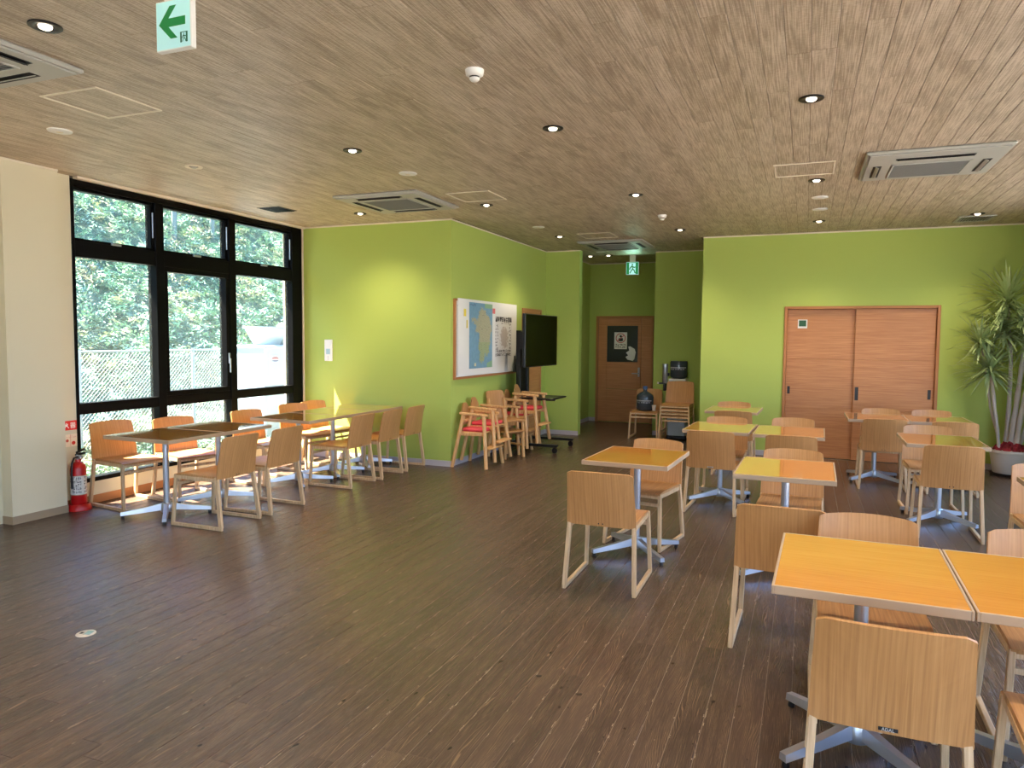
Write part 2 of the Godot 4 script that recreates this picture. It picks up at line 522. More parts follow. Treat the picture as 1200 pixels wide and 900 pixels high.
func boards(root: Node3D, called: String, pitch: float, up: float, y: float, zmin: Callable, mat: Material, seed_: int, rest_name: String) -> void:
	var L := 1.82
	var g := RandomNumberGenerator.new(); g.seed = seed_
	var gap := 0.0034 if up > 0.0 else 0.0022
	var parts := []
	for k in 8:
		var mb := MB.new()
		board(mb, Transform3D.IDENTITY, pitch - gap, L, up, k)
		parts.append(mb.mesh(mat))
	var list := []
	var x := -6.06
	while x < 2.62:
		var cx := x + pitch / 2
		var z: float = zmin.call(cx)
		var zb := z + g.randf_range(0.25, L)
		while z < 3.59:
			var ze := minf(zb, 3.6)
			if ze - z > 0.03:
				var score := 0.0
				for f in [0.1, 0.5, 0.9]: score += in_view(Vector3(cx, y, lerpf(z, ze, f))) * (ze - z)
				list.append({"s": score, "k": g.randi_range(0, 7), "t": Transform3D(Basis.from_scale(Vector3(1, 1, (ze - z - 0.0016) / L)), Vector3(cx, y + g.randf_range(-0.0006, 0.0006), (z + ze) / 2))})
			z = ze
			zb += L
		x += pitch
	list.sort_custom(func(a, b): return a.s > b.s)
	var rest := MB.new()
	for i in list.size():
		if i < 300: inst(parts[list[i].k], called, root, list[i].t)
		else: board(rest, list[i].t, pitch - gap, L, up, list[i].k)
	tag(put(rest, rest_name, mat, root), "", "", "", "stuff")

func board(mb: MB, t: Transform3D, w: float, L: float, up: float, k: int) -> void:
	var c := 0.0012 if up > 0.0 else 0.0016; var th := 0.012
	var hx := w / 2; var hz := L / 2
	var uv := func(p: Vector3) -> Vector2: return Vector2(p.z / L + 0.5, (k + 0.03 + 0.94 * (p.x / w + 0.5)) / 8.0)
	var add := func(a: Vector3, b: Vector3, d: Vector3, e: Vector3, nn: Vector3) -> void:
		mb.quad(t * a, t * b, t * d, t * e, nn.normalized(), uv.call(a), uv.call(b), uv.call(d), uv.call(e))
	var P := func(sx: float, sz: float, lev: int) -> Vector3:
		return Vector3(sx * (hx - (c if lev == 0 else 0.0)), 0.0 if lev == 0 else (-up * c if lev == 1 else -up * th), sz * (hz - (c if lev == 0 else 0.0)))
	add.call(P.call(-1, -1, 0), P.call(1, -1, 0), P.call(1, 1, 0), P.call(-1, 1, 0), Vector3(0, up, 0))
	for s in [-1.0, 1.0]:
		add.call(P.call(s, -1, 0), P.call(s, 1, 0), P.call(s, 1, 1), P.call(s, -1, 1), Vector3(s, up, 0))
		add.call(P.call(s, -1, 1), P.call(s, 1, 1), P.call(s, 1, 2), P.call(s, -1, 2), Vector3(s, 0, 0))
		add.call(P.call(-1, s, 0), P.call(1, s, 0), P.call(1, s, 1), P.call(-1, s, 1), Vector3(0, up, s))
		add.call(P.call(-1, s, 1), P.call(1, s, 1), P.call(1, s, 2), P.call(-1, s, 2), Vector3(0, 0, s))

func room_far(x: float) -> float:
	if x < -3.92: return -7.77
	if x < -3.79: return -11.17
	if x < -2.27: return -13.3
	if x < -1.34: return -11.75
	return -10.3

func wall(called: String, label: String, spans: Array, m: Material) -> MeshInstance3D:
	var mb := MB.new()
	for s in spans: mb.span(s[0], s[1], s[2], s[3], s[4], s[5])
	var o := put(mb, called, m)
	tag(o, label, "", "", "structure")
	return o

func room() -> void:
	# floor: slab and boards
	var fl := setting("floor", "worn dark brown plank floor")
	var mb := MB.new(); mb.span(-6.35, 2.77, -0.16, -0.0022, -13.45, 3.75)
	put(mb, "subfloor", M.floor_gap, fl)
	boards(fl, "plank", 0.11, 1.0, 0.0, room_far, M.floor, 71, "farther_planks")
	var ce := setting("ceiling", "greige wood board ceiling")
	mb = MB.new(); mb.span(-6.62, 3.2, H + 0.006, H + 0.22, -13.6, 4.1)
	put(mb, "roof_slab", M.ceiling_gap, ce)
	boards(ce, "ceiling_board", 0.114, -1.0, H, room_far, M.ceiling, 72, "farther_boards")

	wall("wall_left", "beige wall with the large window", [[-6.35, -6.06, -0.1, 0.2, -7.9, 3.75], [-6.35, -6.06, 0.2, H, -7.9, -7.74], [-6.35, -6.06, 0.2, H, -4.57, -2.3], [-6.35, -6.06, 0.2, H, 0.8, 3.75], [-6.06, -5.945, 0, H, -4.375, -3.9]], M.beige)
	wall("wall_far_left", "sunlit yellow-green wall beside the window", [[-6.06, -3.92, 0, H, -7.92, -7.77]], M.green)
	wall("wall_board", "green wall that carries the notice board", [[-4.07, -3.92, 0, H, -11.17, -7.92]], M.green)
	wall("wall_passage_left", "narrow green wall left of the passage", [[-4.07, -3.36, 0, H, -11.32, -11.17], [-3.94, -3.79, 0, H, -13.3, -11.32]], M.green)
	wall("wall_passage_end", "dark green wall at the end of the passage", [[-3.94, -2.12, 0, H, -13.45, -13.3]], M.green)
	wall("wall_passage_right", "green wall behind the water dispenser", [[-2.27, -2.12, 0, H, -13.3, -11.9], [-2.27, -1.19, 0, H, -11.9, -11.75]], M.green)
	wall("wall_far_right", "green wall with the sliding doors", [[-1.34, -0.27, 0, H, -10.45, -10.3], [1.53, 2.62, 0, H, -10.45, -10.3], [-0.27, 1.53, 1.995, H, -10.45, -10.3], [-0.4, 1.7, 0, H, -10.65, -10.5], [-1.34, -1.19, 0, H, -11.75, -10.45]], M.green)
	wall("wall_right", "wall at the right with a long window", [[2.62, 2.77, 0, H, -10.45, -8.9], [2.62, 2.77, 0, 0.12, -8.9, 2.9], [2.62, 2.77, 2.78, H, -8.9, 2.9], [2.62, 2.77, 0, H, 2.9, 3.75]], M.green)
	wall("wall_back", "wall behind with a long window", [[-6.06, -2.4, 0, H, 3.6, 3.75], [2.2, 2.62, 0, H, 3.6, 3.75], [-2.4, 2.2, 0, 0.1, 3.6, 3.75], [-2.4, 2.2, 2.75, H, 3.6, 3.75]], M.beige)

	# skirtings and pale trim along the tops
	wall("baseboard_left", "tan skirting round the pillar", [[-5.945, -5.939, 0, 0.065, -4.38, -3.9], [-6.06, -5.939, 0, 0.065, -3.9, -3.894]], M.base_tan)
	wall("baseboard_window", "wooden skirting under the window", [[-6.06, -6.05, 0, 0.075, -7.77, -4.375]], M.door_frame)
	wall("baseboard_far_left", "pale grey skirting below the sunlit green wall", [[-6.05, -3.912, 0, 0.07, -7.77, -7.762]], M.base_grey)
	wall("baseboard_board", "pale grey skirting below the notice board wall", [[-3.92, -3.912, 0, 0.07, -10.06, -7.77], [-3.92, -3.912, 0, 0.07, -11.17, -10.94], [-3.92, -3.352, 0, 0.07, -11.17, -11.162]], M.base_grey)
	wall("baseboard_passage", "pale grey skirting in the passage", [[-3.79, -3.782, 0, 0.07, -13.3, -11.32], [-3.79, -3.64, 0, 0.07, -13.3, -13.292], [-2.27, -1.34, 0, 0.07, -11.75, -11.742]], M.base_grey)
	wall("baseboard_far_right", "pale grey skirting below the wall with sliding doors", [[-1.34, -0.29, 0, 0.07, -10.3, -10.292], [1.55, 2.62, 0, 0.07, -10.3, -10.292]], M.base_grey)
	wall("trim_1", "thin pale trim between ceiling and green walls", [[-6.06, -3.91, H - 0.016, H, -7.77, -7.76], [-3.92, -3.91, H - 0.016, H, -11.17, -7.76], [-3.92, -3.35, H - 0.016, H, -11.17, -11.16], [-3.79, -3.78, H - 0.016, H, -13.3, -11.32], [-3.79, -2.27, H - 0.016, H, -13.3, -13.29], [-2.27, -1.34, H - 0.016, H, -11.75, -11.74], [-1.34, 2.62, H - 0.016, H, -10.3, -10.29]], M.trim)
	wall("trim_2", "white trim above the window", [[-6.06, -6.0, H - 0.022, H, -7.76, -4.6], [-5.945, -5.935, H - 0.016, H, -4.375, -3.9], [-6.06, -6.04, 0.2, H - 0.022, -7.765, -7.745]], M.trim)

	window_bay("window_1", "large black framed window onto the green bank", -7.74, -4.57)
	window_bay("added_window_2", "unseen black framed window added left of the camera for daylight", -2.3, 0.8)  # extra bay out of frame, added to let in more daylight
	long_window("window_3", "long window in the right wall", Vector3(2.69, 0.12, -8.9), Vector3(2.69, 2.78, 2.9), 8)
	long_window("window_4", "long window in the wall behind", Vector3(-2.4, 0.1, 3.67), Vector3(2.2, 2.75, 3.67), 3)

func window_bay(called: String, label: String, z0: float, z1: float) -> void:
	var w := setting(called, label)
	var k := (z1 - z0) / 3.17
	var Z := func(zz: float) -> float: return z1 + (zz + 4.57) * k
	var mb := MB.new()
	mb.span(-6.17, -6.05, 0.2, H - 0.02, z1 - 0.03, z1, 0.003)
	mb.span(-6.17, -6.05, 0.2, H - 0.02, z0, Z.call(-7.55), 0.003)
	mb.span(-6.17, -6.055, 0.2, 0.24, z0, z1, 0.003)
	mb.span(-6.17, -6.055, 2.87, H - 0.022, z0, z1, 0.003)
	put(mb, "frame", M.alu, w)
	for c in [-5.52, -6.52]:
		mb = MB.new(); mb.span(-6.17, -6.05, 0.24, 2.87, Z.call(c) - 0.05, Z.call(c) + 0.05, 0.003)
		put(mb, "mullion", M.alu, w)
	for t in [[0.83, 0.93], [2.25, 2.39]]:
		mb = MB.new(); mb.span(-6.17, -6.058, t[0], t[1], z0, z1, 0.003)
		put(mb, "transom", M.alu, w)
	var cols := [[-5.47, -4.60], [-6.47, -5.57], [-7.55, -6.57]]
	var rows := [[0.24, 0.83], [0.93, 2.25], [2.39, 2.87]]
	for ci in 3:
		var a: float = Z.call(cols[ci][0]); var b: float = Z.call(cols[ci][1])
		for ri in 3:
			var y0: float = rows[ri][0]; var y1: float = rows[ri][1]
			var fw := 0.0
			if ri == 2: fw = 0.028
			if ri == 1 and ci == 1: fw = 0.05
			if fw > 0:
				mb = MB.new()
				var x0 := -6.16; var x1 := -6.085 if ri == 2 else -6.06
				mb.span(x0, x1, y0, y0 + fw, a, b, 0.003); mb.span(x0, x1, y1 - fw, y1, a, b, 0.003)
				mb.span(x0, x1, y0 + fw, y1 - fw, a, a + fw, 0.003); mb.span(x0, x1, y0 + fw, y1 - fw, b - fw, b, 0.003)
				var sash := put(mb, "sash", M.alu, w)
				mb = MB.new()
				if ri == 1:
					mb.span(-6.06, -6.045, 1.24, 1.36, a + 0.012, a + 0.034, 0.004)
					mb.span(-6.045, -6.03, 1.14, 1.30, a + 0.014, a + 0.032, 0.004)
					put(mb, "handle", M.silver, sash)
				else:
					mb.span(-6.085, -6.06, y0 - 0.005, y0 + 0.02, (a + b) / 2 - 0.05, (a + b) / 2 + 0.05, 0.004)
					put(mb, "catch", M.silver, sash)
					for s in [a + 0.012, b - 0.012]:
						mb = MB.new(); mb.bar(Vector3(-6.075, y0 + 0.13, s), Vector3(-6.075, y0 + 0.38, s), 0.012, 0.008, Vector3.RIGHT, 0.001)
						put(mb, "stay", M.silver, sash)
			mb = MB.new(); mb.span(-6.133, -6.127, y0 + fw, y1 - fw, a + fw, b - fw)
			put(mb, "pane", M.glass, w)

func long_window(called: String, label: String, lo: Vector3, hi: Vector3, n: int) -> void:
	var w := setting(called, label)
	var ax := 2 if absf(hi.z - lo.z) > absf(hi.x - lo.x) else 0
	var thin := 2 - ax
	var add := func(nm: String, a0: float, a1: float, y0: float, y1: float, th: float, m: Material) -> void:
		var mb := MB.new()
		var c := Vector3.ZERO; c[ax] = (a0 + a1) / 2; c.y = (y0 + y1) / 2; c[thin] = lo[thin]
		var s := Vector3.ZERO; s[ax] = a1 - a0; s.y = y1 - y0; s[thin] = th
		mb.box(c, s)
		put(mb, nm, m, w)
	var len := hi[ax] - lo[ax]
	add.call("rail", lo[ax], hi[ax], lo.y, lo.y + 0.05, 0.08, M.alu)
	add.call("rail", lo[ax], hi[ax], hi.y - 0.05, hi.y, 0.08, M.alu)
	for i in n + 1:
		var a := lo[ax] + len * i / n
		add.call("mullion", clampf(a - 0.03, lo[ax], hi[ax] - 0.06), clampf(a + 0.03, lo[ax] + 0.06, hi[ax]), lo.y + 0.05, hi.y - 0.05, 0.08, M.alu)
	for i in n:
		add.call("pane", lo[ax] + len * i / n + 0.03, lo[ax] + len * (i + 1) / n - 0.03, lo.y + 0.05, hi.y - 0.05, 0.006, M.glass)

func doors() -> void:
	# sliding pair
	var d := setting("door_1", "pair of light brown wooden sliding doors")
	var mb := MB.new()
	mb.span(-0.27, -0.235, 0, 1.995, -10.42, -10.28, 0.003); mb.span(1.495, 1.53, 0, 1.995, -10.42, -10.28, 0.003)
	mb.span(-0.235, 1.495, 1.96, 1.995, -10.42, -10.28, 0.003)
	put(mb, "door_frame", M.door_frame, d)
	for leaf in [[-0.235, 0.64, -10.375], [0.585, 1.495, -10.33]]:
		mb = MB.new(); mb.span(leaf[0], leaf[1], 0.004, 1.958, leaf[2] - 0.03, leaf[2] - 0.006)
		var p := put(mb, "door_leaf", M.door_frame, d)
		for k in 3:
			mb = MB.new(); mb.span(leaf[0] + 0.003, leaf[1] - 0.003, 0.006 + k * 0.651, 0.006 + (k + 1) * 0.651 - 0.003, leaf[2] - 0.006, leaf[2], 0.002)
			put(mb, "panel", M.door, p)
		var pulls := [[-0.195, 0.94, 0.10, 0.032, M.black]] if leaf[0] < 0 else [[0.625, 0.955, 0.17, 0.04, M.black], [1.445, 0.945, 0.12, 0.035, M.ac_dark]]
		for q in pulls:
			mb = MB.new()
			mb.span(q[0] - q[3] / 2, q[0] + q[3] / 2, q[1] - q[2], q[1], leaf[2], leaf[2] + 0.003, 0.001)
			put(mb, "pull", q[4], p)
		if leaf[0] < 0:
			mb = MB.new(); mb.span(-0.105, 0.012, 1.71, 1.825, leaf[2], leaf[2] + 0.002)
			put(mb, "sticker_border", M.paper, p)
			mb = MB.new(); mb.span(-0.092, -0.002, 1.735, 1.815, leaf[2] + 0.002, leaf[2] + 0.003)
			put(mb, "sticker", flat(Color(0.10, 0.33, 0.20), 0.5), p)
	# passage door
	var e := setting("door_2", "brown wooden door with a dark window in the passage")
	mb = MB.new()
	mb.span(-3.645, -3.605, 0, 1.975, -13.3, -13.24, 0.003); mb.span(-3.605, -2.575, 1.94, 1.975, -13.3, -13.24, 0.003)
	mb.span(-2.61, -2.575, 0, 1.94, -13.3, -13.24, 0.003)
	put(mb, "door_frame", M.door_frame, e)
	mb = MB.new()
	mb.span(-3.602, -3.44, 0.01, 1.938, -13.3, -13.265, 0.002); mb.span(-2.86, -2.80, 0.01, 1.938, -13.3, -13.265, 0.002)
	mb.span(-3.44, -2.86, 0.01, 0.62, -13.3, -13.265, 0.002); mb.span(-3.44, -2.86, 0.625, 1.125, -13.3, -13.265, 0.002); mb.span(-3.44, -2.86, 1.795, 1.938, -13.3, -13.265, 0.002)
	var leaf2 := put(mb, "door_leaf", M.door, e)
	mb = MB.new(); mb.span(-2.795, -2.613, 0.01, 1.938, -13.3, -13.268, 0.002)
	put(mb, "side_panel", M.door, e)
	mb = MB.new(); mb.span(-3.44, -2.86, 1.125, 1.795, -13.295, -13.285)
	put(mb, "pane", M.dark_glass, leaf2)
	mb = MB.new()
	mb.span(-2.85, -2.815, 0.86, 1.03, -13.265, -13.257, 0.002); mb.tube([Vector3(-2.83, 0.92, -13.26), Vector3(-2.83, 0.92, -13.21)], [0.01, 0.01], 8); mb.tube([Vector3(-2.83, 0.92, -13.21), Vector3(-2.95, 0.92, -13.21)], [0.01, 0.009], 8)
	put(mb, "lever_handle", M.silver, leaf2)
	# flush door beside the notice board
	var f := setting("door_3", "flush brown door behind the television")
	mb = MB.new(); mb.span(-3.92, -3.895, 0, 2.0, -10.13, -10.10, 0.002); mb.span(-3.92, -3.895, 0, 2.0, -10.91, -10.88, 0.002); mb.span(-3.92, -3.895, 1.965, 2.0, -10.88, -10.13, 0.002)
	put(mb, "door_frame", M.door_frame, f)
	mb = MB.new(); mb.span(-3.92, -3.905, 0.005, 1.965, -10.88, -10.13, 0.001)
	put(mb, "door_leaf", M.door, f)

# ------------------------------------------------------------------ outside
func hill(x: float, z: float, f: FastNoiseLite) -> float:
	var t := maxf(0.0, -9.6 - x)
	return -0.15 + 0.9 * minf(t, 1.0) * minf(t, 1.0) * 0.5 + maxf(0.0, t - 0.5) * 0.86 + f.get_noise_2d(x, z) * 0.55 * minf(1.0, t)

func outside() -> void:
	var f := noise(91, 0.35, 3)
	var mb := MB.new()
	mb.span(-9.7, -6.35, -0.2, -0.15, -30, 12)
	tag(put(mb, "ground_beside_bank", M.grass), "grass strip between building and bank", "", "", "structure")
	mb = MB.new(); mb.span(2.77, 40, -0.25, -0.16, -30, 40); mb.span(-30, 2.77, -0.25, -0.16, 3.75, 40)
	tag(put(mb, "ground_bounce_paving", M.concrete), "unseen pale paving added outside the right and rear windows to bounce light", "", "", "structure")  # unseen pale ground, added to bounce sunlight up to the ceiling
	mb = MB.new(); mb.span(-7.1, -6.35, -0.15, -0.07, -14, 4, 0.01)
	tag(put(mb, "concrete_kerb", M.concrete), "pale concrete kerb along the foot of the window wall", "kerb")
	# bank
	mb = MB.new()
	var nx := 26; var nz := 40
	for i in nx:
		for j in nz:
			var P := []
			for q in [[0, 0], [1, 0], [1, 1], [0, 1]]:
				var x: float = -9.6 - 16.0 * (i + q[0]) / nx; var z: float = 4.0 - 34.0 * (j + q[1]) / nz
				P.append(Vector3(x, hill(x, z, f), z))
			mb.fquad(P[0], P[1], P[2], P[3], Vector3.UP)
	tag(put(mb, "ground_bank", M.bank), "steep earth bank behind the fence", "", "", "structure")
	# leaves on the bank, past counting
	mb = MB.new()
	var g := RandomNumberGenerator.new(); g.seed = 17
	for k in 9:
		var d := Vector3(g.randf_range(-1, 1), g.randf_range(-0.3, 1), g.randf_range(-1, 1)).normalized()
		var c := d * g.randf_range(0.02, 0.13)
		var ax := Vector3(g.randf_range(-1, 1), g.randf_range(-0.6, 0.6), g.randf_range(-1, 1)).normalized()
		var sd := ax.cross(Vector3(g.randf_range(-0.5, 0.5), 1, g.randf_range(-0.5, 0.5))).normalized() * g.randf_range(0.018, 0.03)
		ax *= g.randf_range(0.05, 0.085)
		var up := ax.cross(sd).normalized()
		if up.y < 0: up = -up
		var mid := c + up * 0.01
		mb.ftri(c - ax, mid + sd, c + ax, up); mb.ftri(c - ax, mid - sd, c + ax, up)
	var mm := MultiMesh.new()
	mm.transform_format = MultiMesh.TRANSFORM_3D
	mm.use_colors = true
	mm.mesh = mb.mesh(M.bank_leaf)
	mm.instance_count = 52000
	var tone := noise(95, 0.5, 2)
	var pal := [Color(0.11, 0.20, 0.165), Color(0.14, 0.26, 0.21), Color(0.18, 0.31, 0.25), Color(0.24, 0.34, 0.23), Color(0.38, 0.37, 0.22), Color(0.42, 0.38, 0.32)]
	for i in 52000:
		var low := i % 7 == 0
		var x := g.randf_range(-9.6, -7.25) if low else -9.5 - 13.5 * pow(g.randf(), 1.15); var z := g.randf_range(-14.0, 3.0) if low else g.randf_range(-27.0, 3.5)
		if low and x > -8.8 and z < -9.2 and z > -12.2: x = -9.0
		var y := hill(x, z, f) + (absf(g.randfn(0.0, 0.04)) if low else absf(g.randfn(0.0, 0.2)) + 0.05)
		var s := g.randf_range(0.5, 1.0)
		mm.set_instance_transform(i, Transform3D(Basis.from_euler(Vector3(g.randf_range(-0.5, 0.5), g.randf_range(0, TAU), g.randf_range(-0.5, 0.5))).scaled(Vector3.ONE * s), Vector3(x, y, z)))
		var q := clampi(int(2.5 + 3.2 * tone.get_noise_2d(x * 1.3, z * 1.3) + g.randfn(0, 1.1)), 0, 5)
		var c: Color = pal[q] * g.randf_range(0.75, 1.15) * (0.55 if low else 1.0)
		c.a = 1.0
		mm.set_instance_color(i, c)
	var mi := MultiMeshInstance3D.new()
	mi.multimesh = mm; mi.name = "bank_foliage"
	add_child(mi)
	tag(mi, "dense sunlit shrubs and creepers covering the bank outside", "foliage", "", "stuff")
	# chain-link fence
	var fe := thing("chain_link_fence", "pale chain-link fence at the foot of the green bank", "fence", Vector3(-9.2, -0.15, 0))
	var top := 1.47
	for z in [3.0, 1.0, -1.0, -3.0, -5.0, -7.0, -9.0, -11.0, -13.0]:
		mb = MB.new(); mb.tube([Vector3(0, 0, z), Vector3(0, top + 0.03, z)], [0.024, 0.024], 8)
		put(mb, "post", M.wire, fe)
	for y in [top, 0.75]:
		mb = MB.new(); mb.tube([Vector3(0, y, 3.5), Vector3(0, y, -14)], [0.016, 0.016], 6)
		put(mb, "rail", M.wire, fe)
	mb = MB.new()
	var step := 0.064
	for s in [-1.0, 1.0]:
		var z := -14.0 - top
		while z < 3.5 + top:
			# wire from the bottom at z, going up along s
			var a := Vector3(0.004 * s, 0.02, z); var b := a + Vector3(0, top - 0.04, s * (top - 0.04))
			if maxf(a.z, b.z) < 3.5 and minf(a.z, b.z) > -14.0: mb.tube([a, b], [0.003, 0.003], 3, false)
			z += step
	tag(put(mb, "wire_net", M.wire, fe), "", "", "", "stuff")
	# water tank and the tub on top
	var t := thing("storage_tank", "large white storage tank with a small round emblem outside the window", "tank", Vector3(-8.35, -0.15, -10.7))
	mb = MB.new(); mb.box(Vector3(0, 0.77, 0), Vector3(0.7, 1.54, 2.8), 0.03)
	put(mb, "tank_body", M.tank, t)
	mb = MB.new(); mb.box(Vector3(0, 1.53, 0), Vector3(0.75, 0.05, 2.85), 0.015)
	put(mb, "rim", M.tank, t)
	var logo := Image.create(96, 64, false, Image.FORMAT_RGB8); logo.fill(Color(0.66, 0.75, 0.79))
	for y in 44:
		for x in 96:
			var p := Vector2((x - 48.0) / 40.0, (y - 20.0) / 17.0)
			if p.length() < 1: logo.set_pixel(x, y + 18, Color(0.62, 0.36, 0.40) if p.y < -0.1 else (Color(0.76, 0.76, 0.80) if p.y < 0.3 else Color(0.34, 0.38, 0.54)))
	blocks_of_text(logo, Rect2i(18, 2, 64, 10), 1, 8, Color(0.45, 0.5, 0.6), 3, 0.95)
	mb = MB.new(); mb.quad(Vector3(0.352, 1.27, 1.27), Vector3(0.352, 1.27, 1.06), Vector3(0.352, 1.42, 1.06), Vector3(0.352, 1.42, 1.27), Vector3.RIGHT, Vector2(0, 1), Vector2(1, 1), Vector2(1, 0), Vector2(0, 0))
	put(mb, "emblem", tex(flat(Color.WHITE, 0.5), logo), t)
	var tb := thing("plastic_tub", "white flared plastic tub standing on the storage tank", "tub", Vector3(-8.35, 1.405, -9.75))
	mb = MB.new(); mb.lathe([Vector2(0, 0), Vector2(0.2, 0), Vector2(0.35, 0.27), Vector2(0.38, 0.275), Vector2(0.38, 0.305), Vector2(0.34, 0.305), Vector2(0.19, 0.03), Vector2(0, 0.03)], Vector3.ZERO, 32)
	put(mb, "tub", M.tank, tb)
	mb = MB.new(); mb.lathe([Vector2(0, 0.0), Vector2(0.1, 0.0), Vector2(0.11, 0.02), Vector2(0.11, 0.33), Vector2(0.07, 0.36), Vector2(0, 0.37)], Vector3(0.12, 0.0, -0.28), 20)
	put(mb, "cylinder", M.tank, tb)
	# slim tree trunks on the bank
	for q in [[-14.6, -15.0], [-15.2, -17.4], [-13.8, -13.0]]:
		var y0 := hill(q[0], q[1], f)
		var tr := thing("tree_trunk", ["slim grey trunk at the top of the bank behind the middle pane", "slim grey trunk at the top right of the bank", "slim grey trunk showing in the right upper pane"][[-14.6, -15.2, -13.8].find(q[0])], "trunk", Vector3(q[0], y0 - 0.1, q[1]))
		mb = MB.new(); mb.tube([Vector3.ZERO, Vector3(0.05, 2.5, 0), Vector3(0.02, 5, 0.1)], [0.06, 0.05, 0.04], 8)
		put(mb, "trunk", M.trunk, tr)

# ------------------------------------------------------------------ furniture
func make_chair(label: String, group: String) -> Node3D:
	var c := thing("dining_chair", label, "chair", Vector3.ZERO, 0, group)
	var mb := MB.new()
	mb.shell(func(u: float, v: float) -> Vector3:
		var hw := lerpf(0.209, 0.203, v)
		var s := u * 2 - 1
		return Vector3(s * hw, 0.424 - 0.012 * (1 - s * s) * sin(v * PI) - 0.006 * v - 0.012 * pow(1 - v, 12), lerpf(-0.24, 0.205, v)), 0.018, 8, 8)
	put(mb, "seat", M.oak, c)
	mb = MB.new()
	mb.shell(func(u: float, v: float) -> Vector3:
		var s := u * 2 - 1
		var hw := lerpf(0.217, 0.203, v)
		var y := lerpf(0.405, 0.742, v) + (0.010 * (1 - s * s) - 0.010 * pow(absf(s), 30)) * pow(v, 4)
		var z := 0.212 + 0.012 * sin(v * PI * 0.5) + 0.045 * v * v + (1 - s * s) * lerpf(0.008, 0.045, v)
		return Vector3(s * hw, y, z), 0.011, 16, 8)
	put(mb, "backrest", M.oak, c)
	for s in [-1.0, 1.0]:
		mb = MB.new(); mb.bar(Vector3(s * 0.219, 0.02, -0.253), Vector3(s * 0.203, 0.418, -0.226), 0.024, 0.026)
		put(mb, "leg", M.ash, c)
		mb = MB.new(); mb.bar(Vector3(s * 0.219, 0.02, 0.253), Vector3(s * 0.202, 0.425, 0.2), 0.024, 0.034)
		put(mb, "leg", M.ash, c)
		mb = MB.new(); mb.box(Vector3(s * 0.2195, 0.0135, 0), Vector3(0.024, 0.027, 0.532), 0.003)
		put(mb, "runner", M.ash, c)
		mb = MB.new(); mb.bar(Vector3(s * 0.2, 0.4, -0.23), Vector3(s * 0.2, 0.396, 0.205), 0.02, 0.03)
		put(mb, "side_rail", M.ash, c)
	mb = MB.new(); mb.box(Vector3(0, 0.338, -0.231), Vector3(0.39, 0.024, 0.018), 0.002)
	put(mb, "stretcher", M.ash, c)
	mb = MB.new(); mb.box(Vector3(0, 0.398, -0.228), Vector3(0.39, 0.03, 0.018), 0.002)
	put(mb, "front_rail", M.ash, c)
	for s in [-1.0, 1.0]:
		mb = MB.new(); mb.box(Vector3(s * 0.013, 0.421, 0.2292), Vector3(0.008, 0.008, 0.005), 0.0015)
		put(mb, "screw", M.dark, c)
	return c

func name_plate(c: Node3D, dark: bool) -> void:
	for o in c.get_children():
		if str(o.name).begins_with("screw"): c.remove_child(o); o.free()
	var mb := MB.new(); mb.box(Vector3(0, 0.42, 0.2295), Vector3(0.052, 0.011, 0.005), 0.001)
	var p := put(mb, "maker_plate", M.black if dark else M.silver, c)
	var t := TextMesh.new()
	t.text = "ADAL"; t.font_size = 12; t.pixel_size = 0.0011; t.depth = 0.0006
	t.material = flat(Color(0.75, 0.75, 0.75), 0.4) if dark else M.dark
	inst(t, "lettering", p, Transform3D(Basis.IDENTITY, Vector3(0, 0.42, 0.2322)))

